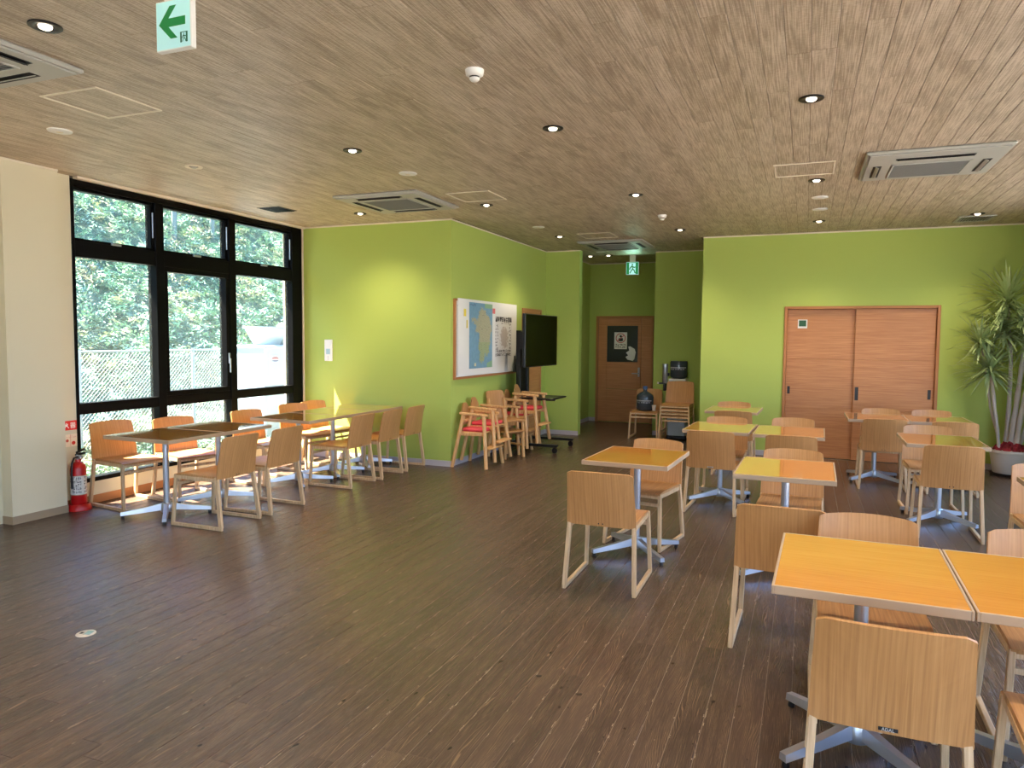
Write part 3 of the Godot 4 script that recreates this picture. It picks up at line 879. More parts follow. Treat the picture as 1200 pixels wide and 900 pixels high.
func make_table(label: String, group: String) -> Node3D:
	var t := thing("dining_table", label, "table", Vector3.ZERO, 0, group)
	var mb := MB.new(); mb.box(Vector3(0, 0.694, 0), Vector3(0.582, 0.030, 0.732), 0.001)
	put(mb, "tabletop", M.laminate, t)
	mb = MB.new()
	for s in [-1.0, 1.0]:
		mb.box(Vector3(s * 0.2955, 0.694, 0), Vector3(0.009, 0.0312, 0.75), 0.002)
		mb.box(Vector3(0, 0.694, s * 0.3705), Vector3(0.582, 0.0312, 0.009), 0.002)
	put(mb, "edge_band", M.edge, t)
	mb = MB.new(); mb.lathe([Vector2(0, 0.05), Vector2(0.025, 0.05), Vector2(0.025, 0.672), Vector2(0, 0.672)], Vector3.ZERO, 20)
	put(mb, "column", M.steel, t)
	mb = MB.new()
	mb.box(Vector3(0, 0.6745, 0), Vector3(0.3, 0.009, 0.05), 0.002); mb.box(Vector3(0, 0.6745, 0), Vector3(0.05, 0.009, 0.3), 0.002)
	put(mb, "mounting_plate", M.silver, t)
	mb = MB.new(); mb.lathe([Vector2(0, 0.035), Vector2(0.045, 0.035), Vector2(0.05, 0.05), Vector2(0.046, 0.1), Vector2(0.037, 0.115), Vector2(0.03, 0.115)], Vector3.ZERO, 20)
	put(mb, "hub", M.silver, t)
	for k in 4:
		var an := deg_to_rad(45 + 90 * k)
		var d := Vector3(cos(an), 0, sin(an)); var sd := Vector3(-sin(an), 0, cos(an))
		mb = MB.new()
		var A := []
		for q in [[0.02, 0.022, 0.055, 0.112], [0.18, 0.02, 0.04, 0.079], [0.355, 0.018, 0.026, 0.054]]:
			A.append([d * q[0] + sd * q[1] + Vector3.UP * q[2], d * q[0] + sd * q[1] * 0.8 + Vector3.UP * q[3], d * q[0] - sd * q[1] * 0.8 + Vector3.UP * q[3], d * q[0] - sd * q[1] + Vector3.UP * q[2]])
		for i in 2:
			var mid: Vector3 = (A[i][0] + A[i][2] + A[i + 1][0] + A[i + 1][2]) / 4
			for j in 4:
				var l := (j + 1) % 4
				mb.fquad(A[i][j], A[i][l], A[i + 1][l], A[i + 1][j], (A[i][j] + A[i + 1][l]) / 2 - mid)
		mb.fquad(A[2][0], A[2][1], A[2][2], A[2][3], d)
		var arm := put(mb, "base_arm", M.steel, t)
		mb = MB.new(); mb.lathe([Vector2(0, 0), Vector2(0.014, 0), Vector2(0.015, 0.006), Vector2(0.012, 0.026), Vector2(0, 0.026)], d * 0.34, 12)
		put(mb, "glide", M.black, arm)
	return t

func furniture() -> void:
	var gt := "small square tables in the right half of the room"
	var gl := "tables joined along the window"
	var t0 := make_table("bare orange table nearest the camera, left one of the front pair", gt)
	t0.position = Vector3(0.225, 0, -2.981); t0.rotation.y = deg_to_rad(-1.4)
	copy(t0, "dining_table", "orange table cut by the right edge, joined to the front table", Vector3(0.829, 0, -2.968), -1.2)
	copy(t0, "dining_table", "orange table standing alone beside the open floor in the middle of the room", Vector3(-1.104, 0, -5.19), -2.6)
	copy(t0, "dining_table", "orange table directly behind the front pair, its far edge below the sliding doors", Vector3(-0.096, 0, -5.1), -0.8)
	copy(t0, "dining_table", "left one of the joined pair of orange tables in front of the green wall corner", Vector3(-0.735, 0, -7.25), -2.5)
	copy(t0, "dining_table", "right one of the joined pair of orange tables, beside the sliding doors", Vector3(-0.113, 0, -7.2), -1.0)
	copy(t0, "dining_table", "farthest small table, close to the green wall left of the sliding doors", Vector3(-0.783, 0, -9.21), -1.5)
	copy(t0, "dining_table", "left table of the pair right in front of the sliding doors", Vector3(0.745, 0, -8.98), 0.5)
	copy(t0, "dining_table", "right table of the pair in front of the sliding doors, nearest the plant", Vector3(1.347, 0, -9.0), 0.5)
	copy(t0, "dining_table", "single table before the sliding door pair, its corner next to the flower pot", Vector3(1.098, 0, -7.12), -0.5)
	copy(t0, "dining_table", "table of which only a corner shows at the right edge", Vector3(1.545, 0, -4.99), -1.0)
	var tl := copy(t0, "dining_table", "window-side table nearest the red fire extinguisher", Vector3(-5.075, 0, -4.64), 89.0)
	tl.set_meta("group", gl)
	for q in [["window-side table second from the fire extinguisher, joined to the first", -5.075, -5.243], ["first of the three joined tables leading to the sunlit green wall", -4.935, -6.23], ["middle of the three joined tables running up to the sunlit green wall", -4.935, -6.832], ["table that touches the sunlit green wall", -4.935, -7.434]]:
		copy(tl, "dining_table", q[0], Vector3(q[1], 0, q[2]), 90.0)

	var gc := "plywood dining chairs round the right-hand tables"
	var gw := "plywood dining chairs along the window tables"
	var c0 := make_chair("light oak chair nearest the camera, black maker plate low on its back", gc)
	for q in [
		["pale oak chair on the near side of the lone table, its back to the camera", -1.132, -4.50, 0.5],
		["pale oak chair on the far side of the lone table, facing the camera", -1.115, -5.53, 170.0],
		["oak chair behind the front table, its curved back rising over the tabletop edge", 0.287, -3.385, 180.0],
		["oak chair cut by the right edge, on the far side of the right front table", 0.95, -3.355, 179.0],
		["chair cut by the bottom right corner, orange seat and front leg showing", 0.822, -2.475, -3.0],
		["oak chair, back to the camera, at the table behind the front pair", -0.083, -3.99, -1.0],
		["oak chair on the far side of the table behind the front pair", -0.07, -5.40, 178.0],
		["oak chair with a silver maker plate at the left joined table", -0.742, -6.83, -3.0],
		["oak chair far side of the left joined table, facing the camera", -0.735, -7.545, 180.0],
		["mostly hidden oak chair, near side of the right joined table", -0.085, -6.82, -1.0],
		["oak chair facing the camera behind the right joined table, beside the door edge", -0.095, -7.72, 180.0],
		["oak chair on the near side of the farthest small table", -0.74, -8.82, 0.0],
		["oak chair on the far side of the farthest small table, close to the green wall", -0.825, -9.505, 182.0],
		["chair with its back to the camera at the left table before the sliding doors", 0.782, -8.62, 0.0],
		["chair half hidden at the right table before the sliding doors, its back to the camera", 1.41, -8.62, 0.0],
		["chair facing the camera at the left table, right against the sliding doors", 0.85, -9.30, 181.0],
		["chair facing the camera at the right table by the plant", 1.385, -9.36, 181.0],
		["chair with its broad oak back to the camera beside the white flower pot", 1.09, -6.70, -1.0],
		["chair facing the camera across the single table next to the flower pot", 1.10, -7.565, 181.0],
		["pale lit chair at the right edge, behind the table corner", 1.495, -5.40, 180.0]]:
		copy(c0, "dining_chair", q[0], Vector3(q[1], 0, q[2]), q[3])
	c0.position = Vector3(0.263, 0, -2.545); c0.rotation.y = deg_to_rad(-1.5)
	for o in get_children():
		if str(o.get_meta("label", "")).contains("silver maker plate"): name_plate(o, false)
	name_plate(c0, true)
	for q in [
		["chair with its back to the room at the first window table, nearest the open floor", -4.522, -4.645, 90.0],
		["chair with its back to the room at the second window table", -4.512, -5.215, 90.0],
		["chair with its back to the room at the first of the three joined tables", -4.522, -6.425, 90.0],
		["chair with its back to the room at the middle of the three joined tables", -4.495, -6.96, 91.0],
		["chair with its back to the room beside the sunlit green wall, last of the row", -4.505, -7.50, 92.0],
		["orange lit chair against the window, closest to the fire extinguisher", -5.735, -4.83, 262.0],
		["orange lit chair against the window, second from the fire extinguisher", -5.50, -5.29, 254.0],
		["orange lit chair in front of the white storage tank", -5.37, -6.20, 262.0],
		["orange lit chair in the window corner, left one of the last two", -5.40, -6.98, 256.0],
		["orange lit chair in the window corner, right against the green wall", -5.44, -7.45, 262.0]]:
		var c := copy(c0, "dining_chair", q[0], Vector3(q[1], 0, q[2]), q[3])
		c.set_meta("group", gw)
		plain_back(c)
	# passage: a chair with a jug, and a stack
	var cj := copy(c0, "dining_chair", "chair in the passage that carries the dark water jug", Vector3(-2.31, 0, -11.43), 181.0)
	cj.set_meta("group", "chairs put away in the passage"); plain_back(cj)
	var words := ["lowest chair of the stack in front of the water dispenser", "second chair from the bottom of the stack before the water dispenser", "third chair from the bottom of the stack before the water dispenser", "topmost chair of the stack before the water dispenser, its orange back free"]
	for k in 4:
		var cs := copy(c0, "dining_chair", words[k], Vector3(-1.77, 0.052 * k, -11.12 + 0.016 * k), 180.0)
		cs.set_meta("group", "chairs put away in the passage"); plain_back(cs)

func plain_back(c: Node3D) -> void:
	for o in c.get_children():
		if str(o.name).begins_with("maker_plate"): c.remove_child(o); o.free()
	for s in [-1.0, 1.0]:
		var mb := MB.new(); mb.box(Vector3(s * 0.013, 0.421, 0.2292), Vector3(0.008, 0.008, 0.005), 0.0015)
		put(mb, "screw", M.dark, c)

func make_high_chair(label: String) -> Node3D:
	var c := thing("high_chair", label, "high chair", Vector3.ZERO, 0, "wooden high chairs below the notice board")
	var mb: MB
	for s in [-1.0, 1.0]:
		mb = MB.new(); mb.tube([Vector3(s * 0.25, 0, -0.23), Vector3(s * 0.17, 0.62, -0.16)], [0.022, 0.024], 10)
		put(mb, "leg", M.beech, c)
		mb = MB.new(); mb.tube([Vector3(s * 0.25, 0, 0.22), Vector3(s * 0.17, 0.62, 0.11)], [0.022, 0.024], 10)
		put(mb, "leg", M.beech, c)
		mb = MB.new(); mb.bar(Vector3(s * 0.17, 0.628, -0.215), Vector3(s * 0.17, 0.645, 0.16), 0.036, 0.032, Vector3.RIGHT, 0.008)
		put(mb, "armrest", M.beech, c)
		mb = MB.new(); mb.bar(Vector3(s * 0.185, 0.40, -0.18), Vector3(s * 0.185, 0.395, 0.16), 0.02, 0.035)
		put(mb, "seat_rail", M.beech, c)
	mb = MB.new(); mb.box(Vector3(0, 0.418, -0.01), Vector3(0.36, 0.018, 0.31), 0.004)
	put(mb, "seat", M.beech, c)
	mb = MB.new(); mb.box(Vector3(0, 0.449, -0.015), Vector3(0.33, 0.044, 0.29), 0.016)
	put(mb, "cushion", M.cushion, c)
	mb = MB.new()
	mb.shell(func(u: float, v: float) -> Vector3:
		var s := u * 2 - 1
		return Vector3(s * 0.115 * (1.0 - 0.28 * pow(v, 6)), lerpf(0.5, 0.76, v) - 0.05 * pow(absf(s), 3) * v, 0.135 + 0.03 * v + 0.012 * (1 - s * s)), 0.012, 10, 8)
	put(mb, "backrest", M.oak, c)
	mb = MB.new(); mb.bar(Vector3(-0.175, 0.55, 0.125), Vector3(0.175, 0.55, 0.125), 0.03, 0.02, Vector3.UP)
	put(mb, "back_rail", M.beech, c)
	mb = MB.new(); mb.box(Vector3(0, 0.235, -0.215), Vector3(0.40, 0.02, 0.11), 0.006)
	put(mb, "footrest", M.beech, c)
	return c

func make_kid_chair(label: String) -> Node3D:
	var c := thing("child_chair", label, "chair", Vector3.ZERO, 0, "low wooden children's chairs between the high chairs")
	var mb: MB
	for s in [-1.0, 1.0]:
		for z in [-0.15, 0.15]:
			mb = MB.new(); mb.bar(Vector3(s * 0.165, 0, z * 1.08), Vector3(s * 0.15, 0.33, z), 0.034, 0.034, Vector3.RIGHT, 0.005)
			put(mb, "leg", M.beech, c)
		mb = MB.new(); mb.bar(Vector3(s * 0.15, 0.33, 0.15), Vector3(s * 0.13, 0.62, 0.2), 0.03, 0.026, Vector3.RIGHT, 0.004)
		put(mb, "back_post", M.beech, c)
		mb = MB.new(); mb.bar(Vector3(s * 0.15, 0.16, -0.15), Vector3(s * 0.15, 0.16, 0.15), 0.02, 0.026)
		put(mb, "stretcher", M.beech, c)
	mb = MB.new(); mb.box(Vector3(0, 0.345, 0), Vector3(0.36, 0.026, 0.36), 0.008)
	put(mb, "seat", M.oak, c)
	mb = MB.new()
	mb.shell(func(u: float, v: float) -> Vector3:
		var s := u * 2 - 1
		return Vector3(s * 0.155, lerpf(0.42, 0.72, v) - 0.03 * pow(absf(s), 8) * v, 0.178 + 0.05 * v + 0.012 * (1 - s * s)), 0.012, 10, 6)
	put(mb, "backrest", M.oak, c)
	return c

func wall_things() -> void:
	# notice board with the map and the poster
	var b := thing("notice_board", "white notice board in a brown wooden frame on the green wall", "notice board", Vector3(-3.92, 1.53, -8.81))
	var mb := MB.new(); mb.span(0, 0.022, -0.455, 0.465, -0.955, 0.955)
	put(mb, "board", M.paper, b)
	mb = MB.new()
	mb.span(0, 0.032, -0.485, -0.455, -0.985, 0.985, 0.003); mb.span(0, 0.032, 0.465, 0.49, -0.985, 0.985, 0.003)
	mb.span(0, 0.032, -0.455, 0.465, 0.955, 0.985, 0.003); mb.span(0, 0.032, -0.455, 0.465, -0.985, -0.955, 0.003)
	put(mb, "frame", M.door_frame, b)
	for q in [[0.9, 0.41], [-0.9, 0.41]]:
		mb = MB.new(); mb.lathe([Vector2(0.012, 0), Vector2(0.012, 0.012), Vector2(0, 0.014)], Vector3.ZERO, 10, Transform3D(Basis(Vector3.FORWARD, -PI / 2), Vector3(0.03, q[1], q[0])))
		put(mb, "pin", M.black, b)
	sheet("paper_sheet", "large white backing sheet spread over the notice board", "sheet", plain_img(Color(0.9, 0.9, 0.88)), Vector3(-3.885, 1.556, -8.84), 1.92, 0.945)
	sheet("map_poster", "tall blue map of an island pinned on the left of the notice board", "map", map_image(), Vector3(-3.881, 1.58, -8.555), 0.72, 0.83)
	sheet("printed_poster", "white poster dense with small black print beside the blue map", "poster", poster_image(), Vector3(-3.881, 1.57, -9.31), 0.61, 0.56)
	for q in [["yellow paper note stuck near the top left of the notice board", Color(0.9, 0.82, 0.3), -8.07, 1.86, 0.07, 0.09], ["small yellow note stuck lower down beside the blue map", Color(0.88, 0.8, 0.35), -8.13, 1.72, 0.04, 0.1], ["round reddish note between map and poster", Color(0.85, 0.45, 0.45), -8.96, 1.91, 0.09, 0.07]]:
		sheet("paper_note", q[0], "note", plain_img(q[1]), Vector3(-3.880, q[3], q[2]), q[4], q[5])
	# switch panel on the sunlit wall
	var s := thing("control_panel", "slim white control panel on the sunlit green wall", "panel", Vector3(-5.66, 1.378, -7.77))
	mb = MB.new(); mb.span(-0.058, 0.058, -0.137, 0.137, 0, 0.022, 0.005)
	put(mb, "cover", M.white, s)
	mb = MB.new(); mb.span(-0.03, 0.03, -0.05, 0.02, 0.022, 0.024)
	put(mb, "label_field", flat(Color(0.62, 0.74, 0.78), 0.4), s)
	for k in 3:
		mb = MB.new(); mb.span(-0.008, 0.008, -0.085 - 0.018 * k, -0.075 - 0.018 * k, 0.022, 0.026, 0.002)
		put(mb, "button", M.base_grey, s)
	# television on a rolling stand
	var v := thing("television", "large black television on the rolling stand", "television", Vector3(-3.42, 1.52, -9.6), -1.0)
	mb = MB.new(); mb.span(-0.045, 0.0, -0.36, 0.36, -0.63, 0.63, 0.006)
	put(mb, "housing", M.black, v)
	mb = MB.new(); mb.span(0.0, 0.003, -0.342, 0.348, -0.618, 0.618)
	put(mb, "screen", M.screen, v)
	mb = MB.new(); mb.span(0.0, 0.004, -0.358, -0.344, -0.03, 0.03)
	put(mb, "badge", M.ac_dark, v)
	var st := thing("television_stand", "black rolling stand with a shelf and casters below the television", "stand", Vector3(-3.42, 0, -9.6))
	for z in [-0.14, 0.14]:
		mb = MB.new(); mb.span(-0.32, -0.25, 0.1, 1.66, z - 0.035, z + 0.035, 0.004)
		put(mb, "upright", M.black, st)
	mb = MB.new(); mb.span(-0.25, -0.046, 1.40, 1.64, -0.2, 0.2, 0.003)
	put(mb, "mounting_bracket", M.black, st)
	mb = MB.new(); mb.span(-0.30, 0.27, 0.715, 0.735, -0.3, 0.3, 0.004)
	put(mb, "shelf", M.black, st)
	mb = MB.new(); mb.span(-0.30, -0.27, 0.12, 1.40, -0.105, 0.105, 0.003)
	put(mb, "back_cover", M.black, st)
	mb = MB.new(); mb.span(-0.12, 0.2, 0.68, 0.715, -0.02, 0.02, 0.003)
	put(mb, "shelf_bracket", M.black, st)
	mb = MB.new(); mb.span(-0.33, -0.24, 0.07, 0.12, -0.4, 0.4, 0.004)
	put(mb, "cross_beam", M.black, st)
	for z in [-0.37, 0.35]:
		mb = MB.new(); mb.span(-0.42, 0.36, 0.085, 0.12, z - 0.03, z + 0.03, 0.004)
		var foot := put(mb, "foot", M.black, st)
		for x in [-0.39, 0.32]:
			mb = MB.new()
			mb.lathe([Vector2(0, -0.014), Vector2(0.036, -0.014), Vector2(0.04, -0.008), Vector2(0.04, 0.008), Vector2(0.036, 0.014), Vector2(0, 0.014)], Vector3.ZERO, 18, Transform3D(Basis(Vector3.RIGHT, PI / 2), Vector3(x, 0.04, z)))
			mb.box(Vector3(x, 0.078, z), Vector3(0.03, 0.02, 0.03), 0.003)
			put(mb, "caster", M.black, foot)
	var rc := thing("remote_pouch", "small dark pouch hanging at the corner of the notice board", "pouch", Vector3(-3.86, 1.18, -9.66))
	mb = MB.new(); mb.extrude(PackedVector2Array([Vector2(-0.05, -0.11), Vector2(0.05, -0.11), Vector2(0.012, 0.12), Vector2(-0.012, 0.12)]), 0, 0.02, Transform3D(Basis(Vector3.UP, PI / 2), Vector3.ZERO))
	put(mb, "pouch", M.ac_dark, rc)

	# high chairs and children's chairs
	var h := make_high_chair("front high chair with red cushion, at the wall corner")
	h.position = Vector3(-3.68, 0, -8.02); h.rotation.y = deg_to_rad(-90)
	copy(h, "high_chair", "high chair nested on the front one, red cushion and footrest showing", Vector3(-3.655, 0.055, -8.22), -90)
	copy(h, "high_chair", "lowest of the three nested high chairs in front of the television stand", Vector3(-3.73, 0, -9.2), -90)
	copy(h, "high_chair", "middle one of the three nested high chairs in front of the television stand", Vector3(-3.62, 0.085, -9.22), -90)
	copy(h, "high_chair", "topmost of the three nested high chairs, red cushion beside the television stand", Vector3(-3.49, 0.16, -9.25), -90)
	var kc := make_kid_chair("lower of the two stacked wooden children's chairs")
	kc.position = Vector3(-3.60, 0, -8.74); kc.rotation.y = deg_to_rad(-115)
	copy(kc, "child_chair", "upper of the two stacked children's chairs, its broad orange back highest", Vector3(-3.60, 0.14, -8.74), -115)

func plain_img(c: Color) -> Image:
	var im := Image.create(8, 8, false, Image.FORMAT_RGB8); im.fill(c)
	return im

# a thin sheet on the board wall, facing +x
func sheet(called: String, label: String, category: String, img: Image, c: Vector3, w: float, h: float) -> void:
	var o := thing(called, label, category, c)
	var mb := MB.new()
	mb.quad(Vector3(0.0015, -h / 2, w / 2), Vector3(0.0015, -h / 2, -w / 2), Vector3(0.0015, h / 2, -w / 2), Vector3(0.0015, h / 2, w / 2), Vector3.RIGHT, Vector2(0, 1), Vector2(1, 1), Vector2(1, 0), Vector2(0, 0))
	put(mb, "print", tex(flat(Color.WHITE, 0.6), img), o)
	mb = MB.new(); mb.span(-0.001, 0.001, -h / 2, h / 2, -w / 2, w / 2)
	put(mb, "paper", M.paper, o)

func map_image() -> Image:
	var w := 256; var h := 296
	var im := Image.create(w, h, false, Image.FORMAT_RGB8)
	var f := noise(61, 0.035, 3); var f2 := noise(62, 0.2, 2)
	# outline of the land, as fractions of the sheet
	var land := PackedVector2Array()
	for p in [[0.52, 0.06], [0.6, 0.1], [0.66, 0.08], [0.72, 0.16], [0.86, 0.2], [0.9, 0.3], [0.97, 0.36], [0.93, 0.46], [0.88, 0.5], [0.9, 0.6], [0.84, 0.68], [0.86, 0.76], [0.74, 0.82], [0.66, 0.78], [0.62, 0.9], [0.5, 0.92], [0.42, 0.86], [0.46, 0.76], [0.36, 0.7], [0.42, 0.58], [0.4, 0.46], [0.24, 0.44], [0.3, 0.34], [0.08, 0.27], [0.14, 0.22], [0.36, 0.26], [0.4, 0.14]]: land.append(Vector2(p[0] * w, p[1] * h))
	for y in h:
		for x in w:
			var p := Vector2(x + f.get_noise_2d(x * 2, y * 2) * 14, y + f.get_noise_2d(x * 2 + 300, y * 2) * 14)
			var c := Color(0.47, 0.63, 0.72) * (1.0 + 0.05 * f.get_noise_2d(x, y))
			if Geometry2D.is_point_in_polygon(p, land):
				c = Color(0.60, 0.63, 0.50).lerp(Color(0.74, 0.70, 0.60), 0.5 + f2.get_noise_2d(x, y))
				if y > h * 0.6: c = c.lerp(Color(0.55, 0.68, 0.45), 0.4)
			if (x > w * 0.75 and y > h * 0.93 - (x - w * 0.75) * 0.2) or (y < h * 0.07 and x > w * 0.65): c = Color(0.55, 0.70, 0.55)
			im.set_pixel(x, y, c)
	blocks_of_text(im, Rect2i(6, 6, 70, 10), 1, 9, Color(0.12, 0.15, 0.35), 8, 1.0)
	for k in 60: im.fill_rect(Rect2i(rng.randi_range(int(w * 0.35), int(w * 0.85)), rng.randi_range(int(h * 0.12), int(h * 0.85)), rng.randi_range(3, 9), 1), Color(0.35, 0.3, 0.3))
	im.fill_rect(Rect2i(int(w * 0.22), int(h * 0.92), 18, 14), Color(0.85, 0.82, 0.65))
	return im

func poster_image() -> Image:
	var w := 224; var h := 205
	var im := Image.create(w, h, false, Image.FORMAT_RGB8)
	im.fill(Color(0.87, 0.87, 0.86))
	var k := Color(0.10, 0.10, 0.11)
	for q in 3: blocks_of_text(im, Rect2i(6, 4, 214, 26), 1, 22, k, 71 + q, 0.97)
	blocks_of_text(im, Rect2i(80, 32, 110, 10), 1, 7, k, 72, 0.8)
	for r in 8: blocks_of_text(im, Rect2i(6, 44 + r * 16, 44, 14), 1, 10, k, 80 + r, 0.75)
	for r in 8: blocks_of_text(im, Rect2i(184, 34 + r * 17, 36, 14), 1, 11, k, 90 + r, 0.8)
	for q in 2: blocks_of_text(im, Rect2i(6, 168, 214, 34), 2, 14, k, 99 + q, 0.8)
	var f := noise(64, 0.06, 2)
	for y in range(52, 164):
		for x in range(58, 178):
			var p := Vector2((x - 118) / 52.0, (y - 106) / 56.0)
			if p.length() + 0.5 * f.get_noise_2d(x, y) < 0.95: im.set_pixel(x, y, Color(0.70, 0.69, 0.67).lerp(Color(0.78, 0.72, 0.68), 0.5 + f.get_noise_2d(x * 3, y * 3)))
	return im

# ------------------------------------------------------------------ ceiling fittings
func make_downlight(lit: bool, label: String) -> Node3D:
	var o := thing("downlight", label, "downlight", Vector3.ZERO, 0, "recessed downlights")
	var mb := MB.new()
	mb.lathe([Vector2(0.036, -0.002), Vector2(0.042, -0.006), Vector2(0.066, -0.009), Vector2(0.07, -0.006), Vector2(0.07, 0.0)], Vector3.ZERO, 28)
	put(mb, "trim_ring", M.black if lit else M.trim, o)
	mb = MB.new(); mb.lathe([Vector2(0, -0.001), Vector2(0.07, -0.001)], Vector3.ZERO, 28)
	put(mb, "housing", M.dark if lit else M.ac_dark, o)
	mb = MB.new(); mb.lathe([Vector2(0.029, -0.003), Vector2(0.027, -0.011), Vector2(0.018, -0.016), Vector2(0, -0.018)], Vector3.ZERO, 20)
	put(mb, "lamp", M.bulb if lit else M.ac, o)
	return o

func lamp_light(at: Vector3, energy: float) -> void:
	var l := SpotLight3D.new()
	l.name = numbered("downlight_beam")
	l.light_color = Color(1.0, 0.91, 0.78)
	l.light_energy = energy
	l.light_size = 0.035
	l.spot_range = 20.0; l.spot_attenuation = 2.0
	l.spot_angle = 62.0; l.spot_angle_attenuation = 1.0
	l.shadow_enabled = true
	add_child(l)
	l.position = at
	l.rotation.x = -PI / 2

const LAMP := 0.62

func ceiling_things() -> void:
	var words := ["lit downlight beside the ceiling air conditioner at the left edge", "lit downlight in the middle of the ceiling below the smoke detector", "lit downlight with a wide dark ring, upper right of the ceiling", "lit downlight above the left part of the room, before the white disc", "lit downlight next to the right access hatch", "lit downlight above the joined tables, left of the second smoke detector", "lit downlight nearest the top of the green wall above the sliding doors", "lit downlight beside the small access hatch near the green corner", "lit downlight behind the middle air conditioner, close to the sunlit wall", "lit downlight near the notice board wall", "lit downlight in front of the passage corner", "left one of the two downlights inside the passage", "right one of the two downlights inside the passage", "lit downlight behind the right ceiling grille"]
	var at := [[-3.246, -2.353], [-1.606, -4.682], [-0.013, -4.637], [-3.201, -4.704], [0.044, -6.979], [-1.574, -7.082], [0.102, -9.353], [-3.163, -7.092], [-4.731, -7.096], [-3.176, -9.597], [-1.531, -9.5], [-3.427, -12.02], [-3.109, -11.991], [1.7, -9.37]]
	var src := make_downlight(true, words[0])
	src.position = Vector3(at[0][0], H, at[0][1])
	for k in range(1, at.size()): copy(src, "downlight", words[k], Vector3(at[k][0], H, at[k][1]))
	for k in at.size(): lamp_light(Vector3(at[k][0], H - 0.03, at[k][1]), LAMP * (0.12 if k in [11, 12] else 1.0))
	# the grid of lamps goes on above and behind the camera
	for q in [[1.67, -4.66, "right of the dark ringed lamp"], [-1.6, -2.35, "first in the row overhead"], [0.03, -2.35, "second in the row overhead"], [1.67, -2.35, "last in the row overhead"], [-3.2, 0.0, "left of the row behind the camera"], [-1.6, 0.0, "second of the row behind the camera"], [0.03, 0.0, "directly above the camera"], [1.67, 0.0, "right of the row behind the camera"]]:
		copy(src, "downlight", "lit downlight out of frame, " + q[2], Vector3(q[0], H, q[1]))
		lamp_light(Vector3(q[0], H - 0.03, q[1]), LAMP)
	var dark := make_downlight(false, "unlit downlight with a pale ring above the window tables")
	dark.position = Vector3(-4.746, H, -4.689)
	# smoke detectors
	var sd := thing("smoke_detector", "white smoke detector at the top of the picture", "smoke detector", Vector3(-1.652, H, -3.542), 0, "smoke detectors")
	var mb := MB.new(); mb.lathe([Vector2(0, -0.058), Vector2(0.018, -0.058), Vector2(0.026, -0.05), Vector2(0.028, -0.042)], Vector3.ZERO, 24)
	put(mb, "cap", M.white, sd)
	mb = MB.new(); mb.lathe([Vector2(0.027, -0.044), Vector2(0.027, -0.032)], Vector3.ZERO, 24)
	put(mb, "vent_slots", M.ac_dark, sd)
	mb = MB.new(); mb.lathe([Vector2(0.0, -0.034), Vector2(0.034, -0.034), Vector2(0.046, -0.026), Vector2(0.05, 0.0)], Vector3.ZERO, 28)
	put(mb, "body", M.white, sd)
	copy(sd, "smoke_detector", "smaller looking smoke detector near the passage", Vector3(-1.547, H, -8.335))
	# flat discs
	var dc := thing("ceiling_disc", "large white ceiling disc left of the middle air conditioner", "ceiling disc", Vector3(-3.197, H, -5.519), 0, "flat ceiling discs")
	mb = MB.new(); mb.lathe([Vector2(0, -0.010), Vector2(0.062, -0.010), Vector2(0.075, -0.007), Vector2(0.078, 0.0)], Vector3.ZERO, 28)
	put(mb, "cover", M.white, dc)
	mb = MB.new(); mb.lathe([Vector2(0, -0.013), Vector2(0.02, -0.013), Vector2(0.022, -0.010)], Vector3.ZERO, 20)
	put(mb, "centre_cap", M.trim, dc)
	for q in [["pale ceiling disc below the left access hatch", -4.798, -3.559], ["wide pale ceiling disc between the lamps over the sliding doors", 0.085, -7.811], ["small pale ceiling disc just above the sliding door wall", 0.097, -8.514], ["pale ceiling disc above the notice board", -3.166, -8.709], ["dim ceiling disc inside the passage", -3.105, -11.486]]:
		copy(dc, "ceiling_disc", q[0], Vector3(q[1], H, q[2]))
	# access hatches
	var hw := ["square access hatch with a white rim at the left of the ceiling", "access hatch with a pale rim beside the right air conditioner", "access hatch rim near the green wall corner", "access hatch rim in front of the passage air conditioner"]
	var hp := [[-3.99, -3.24], [-0.055, -6.51], [-3.07, -6.64], [-2.66, -9.67]]
	var hs: Node3D = null
	for k in 4:
		if hs == null:
			hs = thing("access_hatch", hw[0], "hatch", Vector3(hp[0][0], H, hp[0][1]), 0, "ceiling access hatches")
			mb = MB.new()
			for s in [-1.0, 1.0]:
				mb.box(Vector3(s * 0.224, -0.003, 0), Vector3(0.014, 0.006, 0.462), 0.001)
				mb.box(Vector3(0, -0.003, s * 0.224), Vector3(0.434, 0.006, 0.014), 0.001)
			put(mb, "rim", M.trim, hs)
			mb = MB.new(); mb.quad(Vector3(-0.215, -0.001, -0.215), Vector3(0.215, -0.001, -0.215), Vector3(0.215, -0.001, 0.215), Vector3(-0.215, -0.001, 0.215), Vector3.DOWN, Vector2(0, 0.01), Vector2(0, 0.49), Vector2(0.236, 0.49), Vector2(0.236, 0.01))
			put(mb, "lid", M.ceiling, hs)
		else: copy(hs, "access_hatch", hw[k], Vector3(hp[k][0], H, hp[k][1]))
	# air conditioners
	var aw := ["grey ceiling air conditioner cut by the left edge", "grey ceiling air conditioner above the sunlit green wall", "grey ceiling air conditioner at the upper right", "dark air conditioner in the ceiling before the passage"]
	var ap := [[-4.05, -2.33], [-3.94, -6.6], [0.85, -6.55], [-2.63, -10.63]]
	var ac := make_ac(aw[0], false)
	ac.position = Vector3(ap[0][0], H, ap[0][1])
	for k in [1, 3]: copy(ac, "air_conditioner", aw[k], Vector3(ap[k][0], H, ap[k][1]))
	make_ac(aw[2], true).position = Vector3(ap[2][0], H, ap[2][1])
	# grilles
	var v1 := thing("ceiling_grille", "black square ceiling grille above the window", "grille", Vector3(-5.455, H, -6.565), 0, "ceiling grilles")
